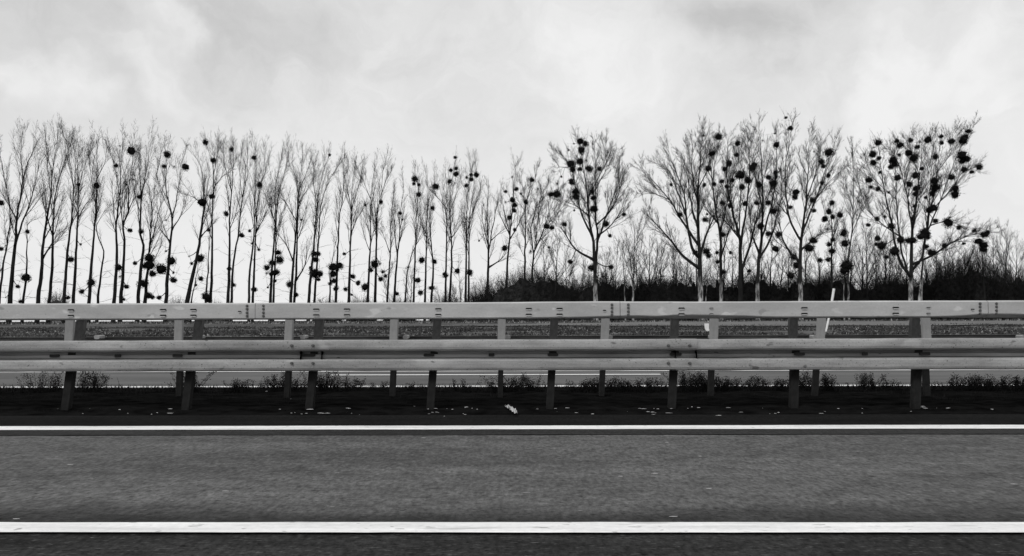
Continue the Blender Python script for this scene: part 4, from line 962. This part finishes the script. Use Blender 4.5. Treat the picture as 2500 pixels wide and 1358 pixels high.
# ------------------------------------------------------------------ litter and small things
def chip(V, Fs, p, lx, ly, h, rot, r_):
    n = 7; b = len(V)
    ring = []
    for k in range(n):
        t = 2 * math.pi * k / n; f = r_.uniform(.7, 1.1)
        x, y = math.cos(t) * lx * f, math.sin(t) * ly * f
        ring.append(Vector((x * math.cos(rot) - y * math.sin(rot), x * math.sin(rot) + y * math.cos(rot), r_.uniform(.2, .8) * h)))
    for q in ring: V.append(p + Vector((q.x, q.y, 0)))
    for q in ring: V.append(p + Vector((q.x * .85, q.y * .85, q.z)))
    V.append(p + Vector((0, 0, h)))
    for k in range(n):
        j = (k + 1) % n; Fs.append((b + k, b + j, b + n + j, b + n + k)); Fs.append((b + n + k, b + n + j, b + 2 * n))
def litter():
    r_ = random.Random(5); V = []; Fs = []
    runs = [(290, 440, 1013, 14), (490, 640, 1000, 9), (640, 880, 1013, 16), (845, 860, 1008, 3), (1000, 1170, 1008, 14), (1030, 1160, 1012, 8), (1290, 1470, 1012, 10), (1500, 1760, 1010, 16), (1560, 1690, 1011, 8), (1740, 1960, 1012, 14), (2000, 2110, 1012, 9), (2200, 2400, 1009, 12), (100, 290, 1011, 6), (1590, 1620, 980, 3), (640, 740, 985, 5), (2400, 2500, 992, 3)]
    for a, b, y, n in runs:
        for i in range(int(n * .75)):
            p = on_ground(r_.uniform(a, b), y + r_.gauss(0, 3.0)); p.z = .02 if p.y < 7.75 else .045
            chip(V, Fs, p, abs(r_.gauss(.012, .012)) + .003, r_.uniform(.003, .007), r_.uniform(.002, .005), r_.gauss(0, .2), r_)
    o = obj('litter', pyd('litter', V, Fs), M_litter); tag(o, 'pale dead leaves and grit scattered along the edge of the median', 'litter', kind='stuff')
litter()
def wrapper():
    r_ = random.Random(3); V = []; Fs = []; n, m = 12, 7
    a = on_ground(1234, 993, .06); b = on_ground(1260, 1010, .04)
    c = (a + b) / 2
    for i in range(n + 1):
        for j in range(m + 1):
            u = i / n; v = j / m - .5
            p = a.lerp(b, u); w = .038 * (.35 + .9 * math.sin(u * 2.6)) * (1 + .3 * noise.noise((u * 5, v * 4, 3)))
            p = p + Vector((v * w, v * w * .4, .035 * abs(noise.noise((u * 6, v * 6, 1))) * 1.6 + .015 * math.sin(u * 3.14)))
            V.append(p - c)
    for i in range(n):
        for j in range(m): q = i * (m + 1) + j; Fs.append((q, q + m + 1, q + m + 2, q + 1))
    me = pyd('crumpled_wrapper', V, Fs); me.materials.append(mat('crumpled_foil', .10, .62, 26, rough=.5))
    o = obj('crumpled_wrapper', me); o.location = c
    md = o.modifiers.new('thick', 'SOLIDIFY'); md.thickness = .002
    tag(o, 'crumpled white wrapper lying on the dark median near the centre', 'litter')
wrapper()
def stone(px, py, sx, sz, label, seed, z=.03):
    import bmesh
    bm = bmesh.new(); bmesh.ops.create_icosphere(bm, subdivisions=3, radius=1)
    p = on_ground(px, py, z)
    for v in bm.verts:
        f = 1 + .3 * noise.noise(v.co * 1.6 + Vector((seed, 0, 0))) + .12 * noise.noise(v.co * 5)
        v.co = Vector((v.co.x * sx * f, v.co.y * sx * .6 * f, v.co.z * sz * f))
    me = bpy.data.meshes.new('stone'); bm.to_mesh(me); bm.free(); me.materials.append(M_litter if seed % 2 else M_stone)
    o = obj('stone', me); o.location = p; tag(o, label, 'stone', 'pale stones on the median')
M_stone = mat('grey_stone', .12, .34, 20)
stone(757, 999, .044, .014, 'flat grey stone at the foot of the third near post', 2)
stone(1149, 986, .016, .010, 'small pale stone right of the fourth near post', 3)
stone(2446, 988, .024, .012, 'pale stone on the median near the right edge', 5)
stone(651, 957, .016, .012, 'small pale stone left of the third near post', 7, .05)
stone(2422, 1000, .018, .006, 'thin pale stone beside the road near the right edge', 9)
stone(200, 994, .022, .008, 'dull flat stone right of the first near post', 4)
stone(1605, 980, .022, .008, 'pale flat stone left of the sixth near post', 11)
# pale flecks on the lane
r_ = random.Random(9)
FL = [(551, 1199, 11, 'long pale straw fleck on the lower left of the grey lane'), (1515, 1163, 8, 'left of two neighbouring pale flecks in the middle of the grey lane'), (1598, 1156, 11, 'right of two neighbouring pale flecks in the middle of the grey lane'), (1643, 1261, 13, 'pale fleck lying just behind the thick white lane line'),
 (172, 1135, 9, 'pale straw fleck in the upper left of the grey lane'), (1731, 1193, 9, 'pale fleck on the lane, right of the two neighbouring ones'), (2475, 1182, 12, 'pale fleck on the lane at the right photo edge'), (40, 1267, 10, 'pale fleck by the thick line at the left photo edge'),
 (1034, 1069, 6, 'small pale fleck near the far seam of the lane, centre'), (1628, 1080, 5, 'small pale fleck near the far seam of the lane, right of centre'), (2142, 1049, 5, 'small pale fleck beside the farther white line at the right'), (1710, 1114, 5, 'tiny pale fleck above the row of three on the lane'),
 (1285, 1203, 12, 'long dull fleck on the lane below the white wrapper'), (1416, 1247, 7, 'dull fleck in the darker band left of the bright one'), (2218, 1208, 6, 'dull fleck alone on the right part of the lane'), (800, 1236, 6, 'dull fleck low on the lane below the third near post'), (1120, 1170, 6, 'dull fleck near the centre of the lane'), (420, 1222, 6, 'dull fleck left of the long pale one on the lane')]
for i, (x, y, h, lab) in enumerate(FL):
    p = on_ground(x, y, .006); k = F_PX / p.y
    V = []; Fs = []; chip(V, Fs, Vector((0, 0, 0)), h / k, .0028 + .0018 * p.y / 5, .002, r_.gauss(0, .04), r_)
    o = obj('straw_fleck', pyd('straw_fleck', V, Fs), M_stone if i >= 12 else M_litter); o.location = p
    tag(o, lab, 'straw', 'flecks on the lane')

# white leaning stakes and white plate out in the field
def stake(pts, w, label):
    P = [at(x, y, 44.0) for x, y in pts]; V = []; Fs = []
    P[0].z = gz(P[0].x, 44) - .1
    o_ = P[0].copy(); tube(V, Fs, [p - o_ for p in P], [w * .7, w * .9, w], 8, rough=.08)
    o = obj('stake', pyd('stake', V, Fs), M_white); o.location = o_; tag(o, label, 'stake')
stake([(2016, 816), (2027, 760), (2036, 705)], .075, 'white stake leaning right in the field behind the rails')
#stake([(20, 796), (16, 780), (12, 765)], .03, 'short thin pale stake under the rail at far left')
def plate_marker():
    Y = 46.0
    P = [(1720, 790), (1731, 790), (1731, 803), (1734, 805), (1733, 810), (1726, 811), (1721, 802)]
    q = [at(x, y, Y) for x, y in P]; c = sum(q, Vector()) / len(q)
    V = [p - c for p in q] + [p - c + Vector((0, .06, 0)) for p in q]; n = len(q)
    me = pyd('panel', V, [tuple(range(n)), tuple(range(n, 2 * n))[::-1]] + [(k, n + k, n + (k + 1) % n, (k + 1) % n) for k in range(n)])
    g = gz(c.x, Y)
    root = empty('marker_plate', (c.x, Y, g), 'small white torn plate on thin sticks left of the sixth pale post', 'marker')
    o = obj('plate', me, M_white, root); o.location = c - root.location
    for dx, px_ in ((-.1, 1718), (.08, 1722)):
        V = []; Fs = []; b = at(px_, 778, Y)
        tube(V, Fs, [Vector((dx, .05, -.1)), Vector((b.x - c.x, .05, b.z - g + 1.0))], [.018, .014], 6)
        obj('stick', pyd('stick', V, Fs), M_stone, root)
plate_marker()
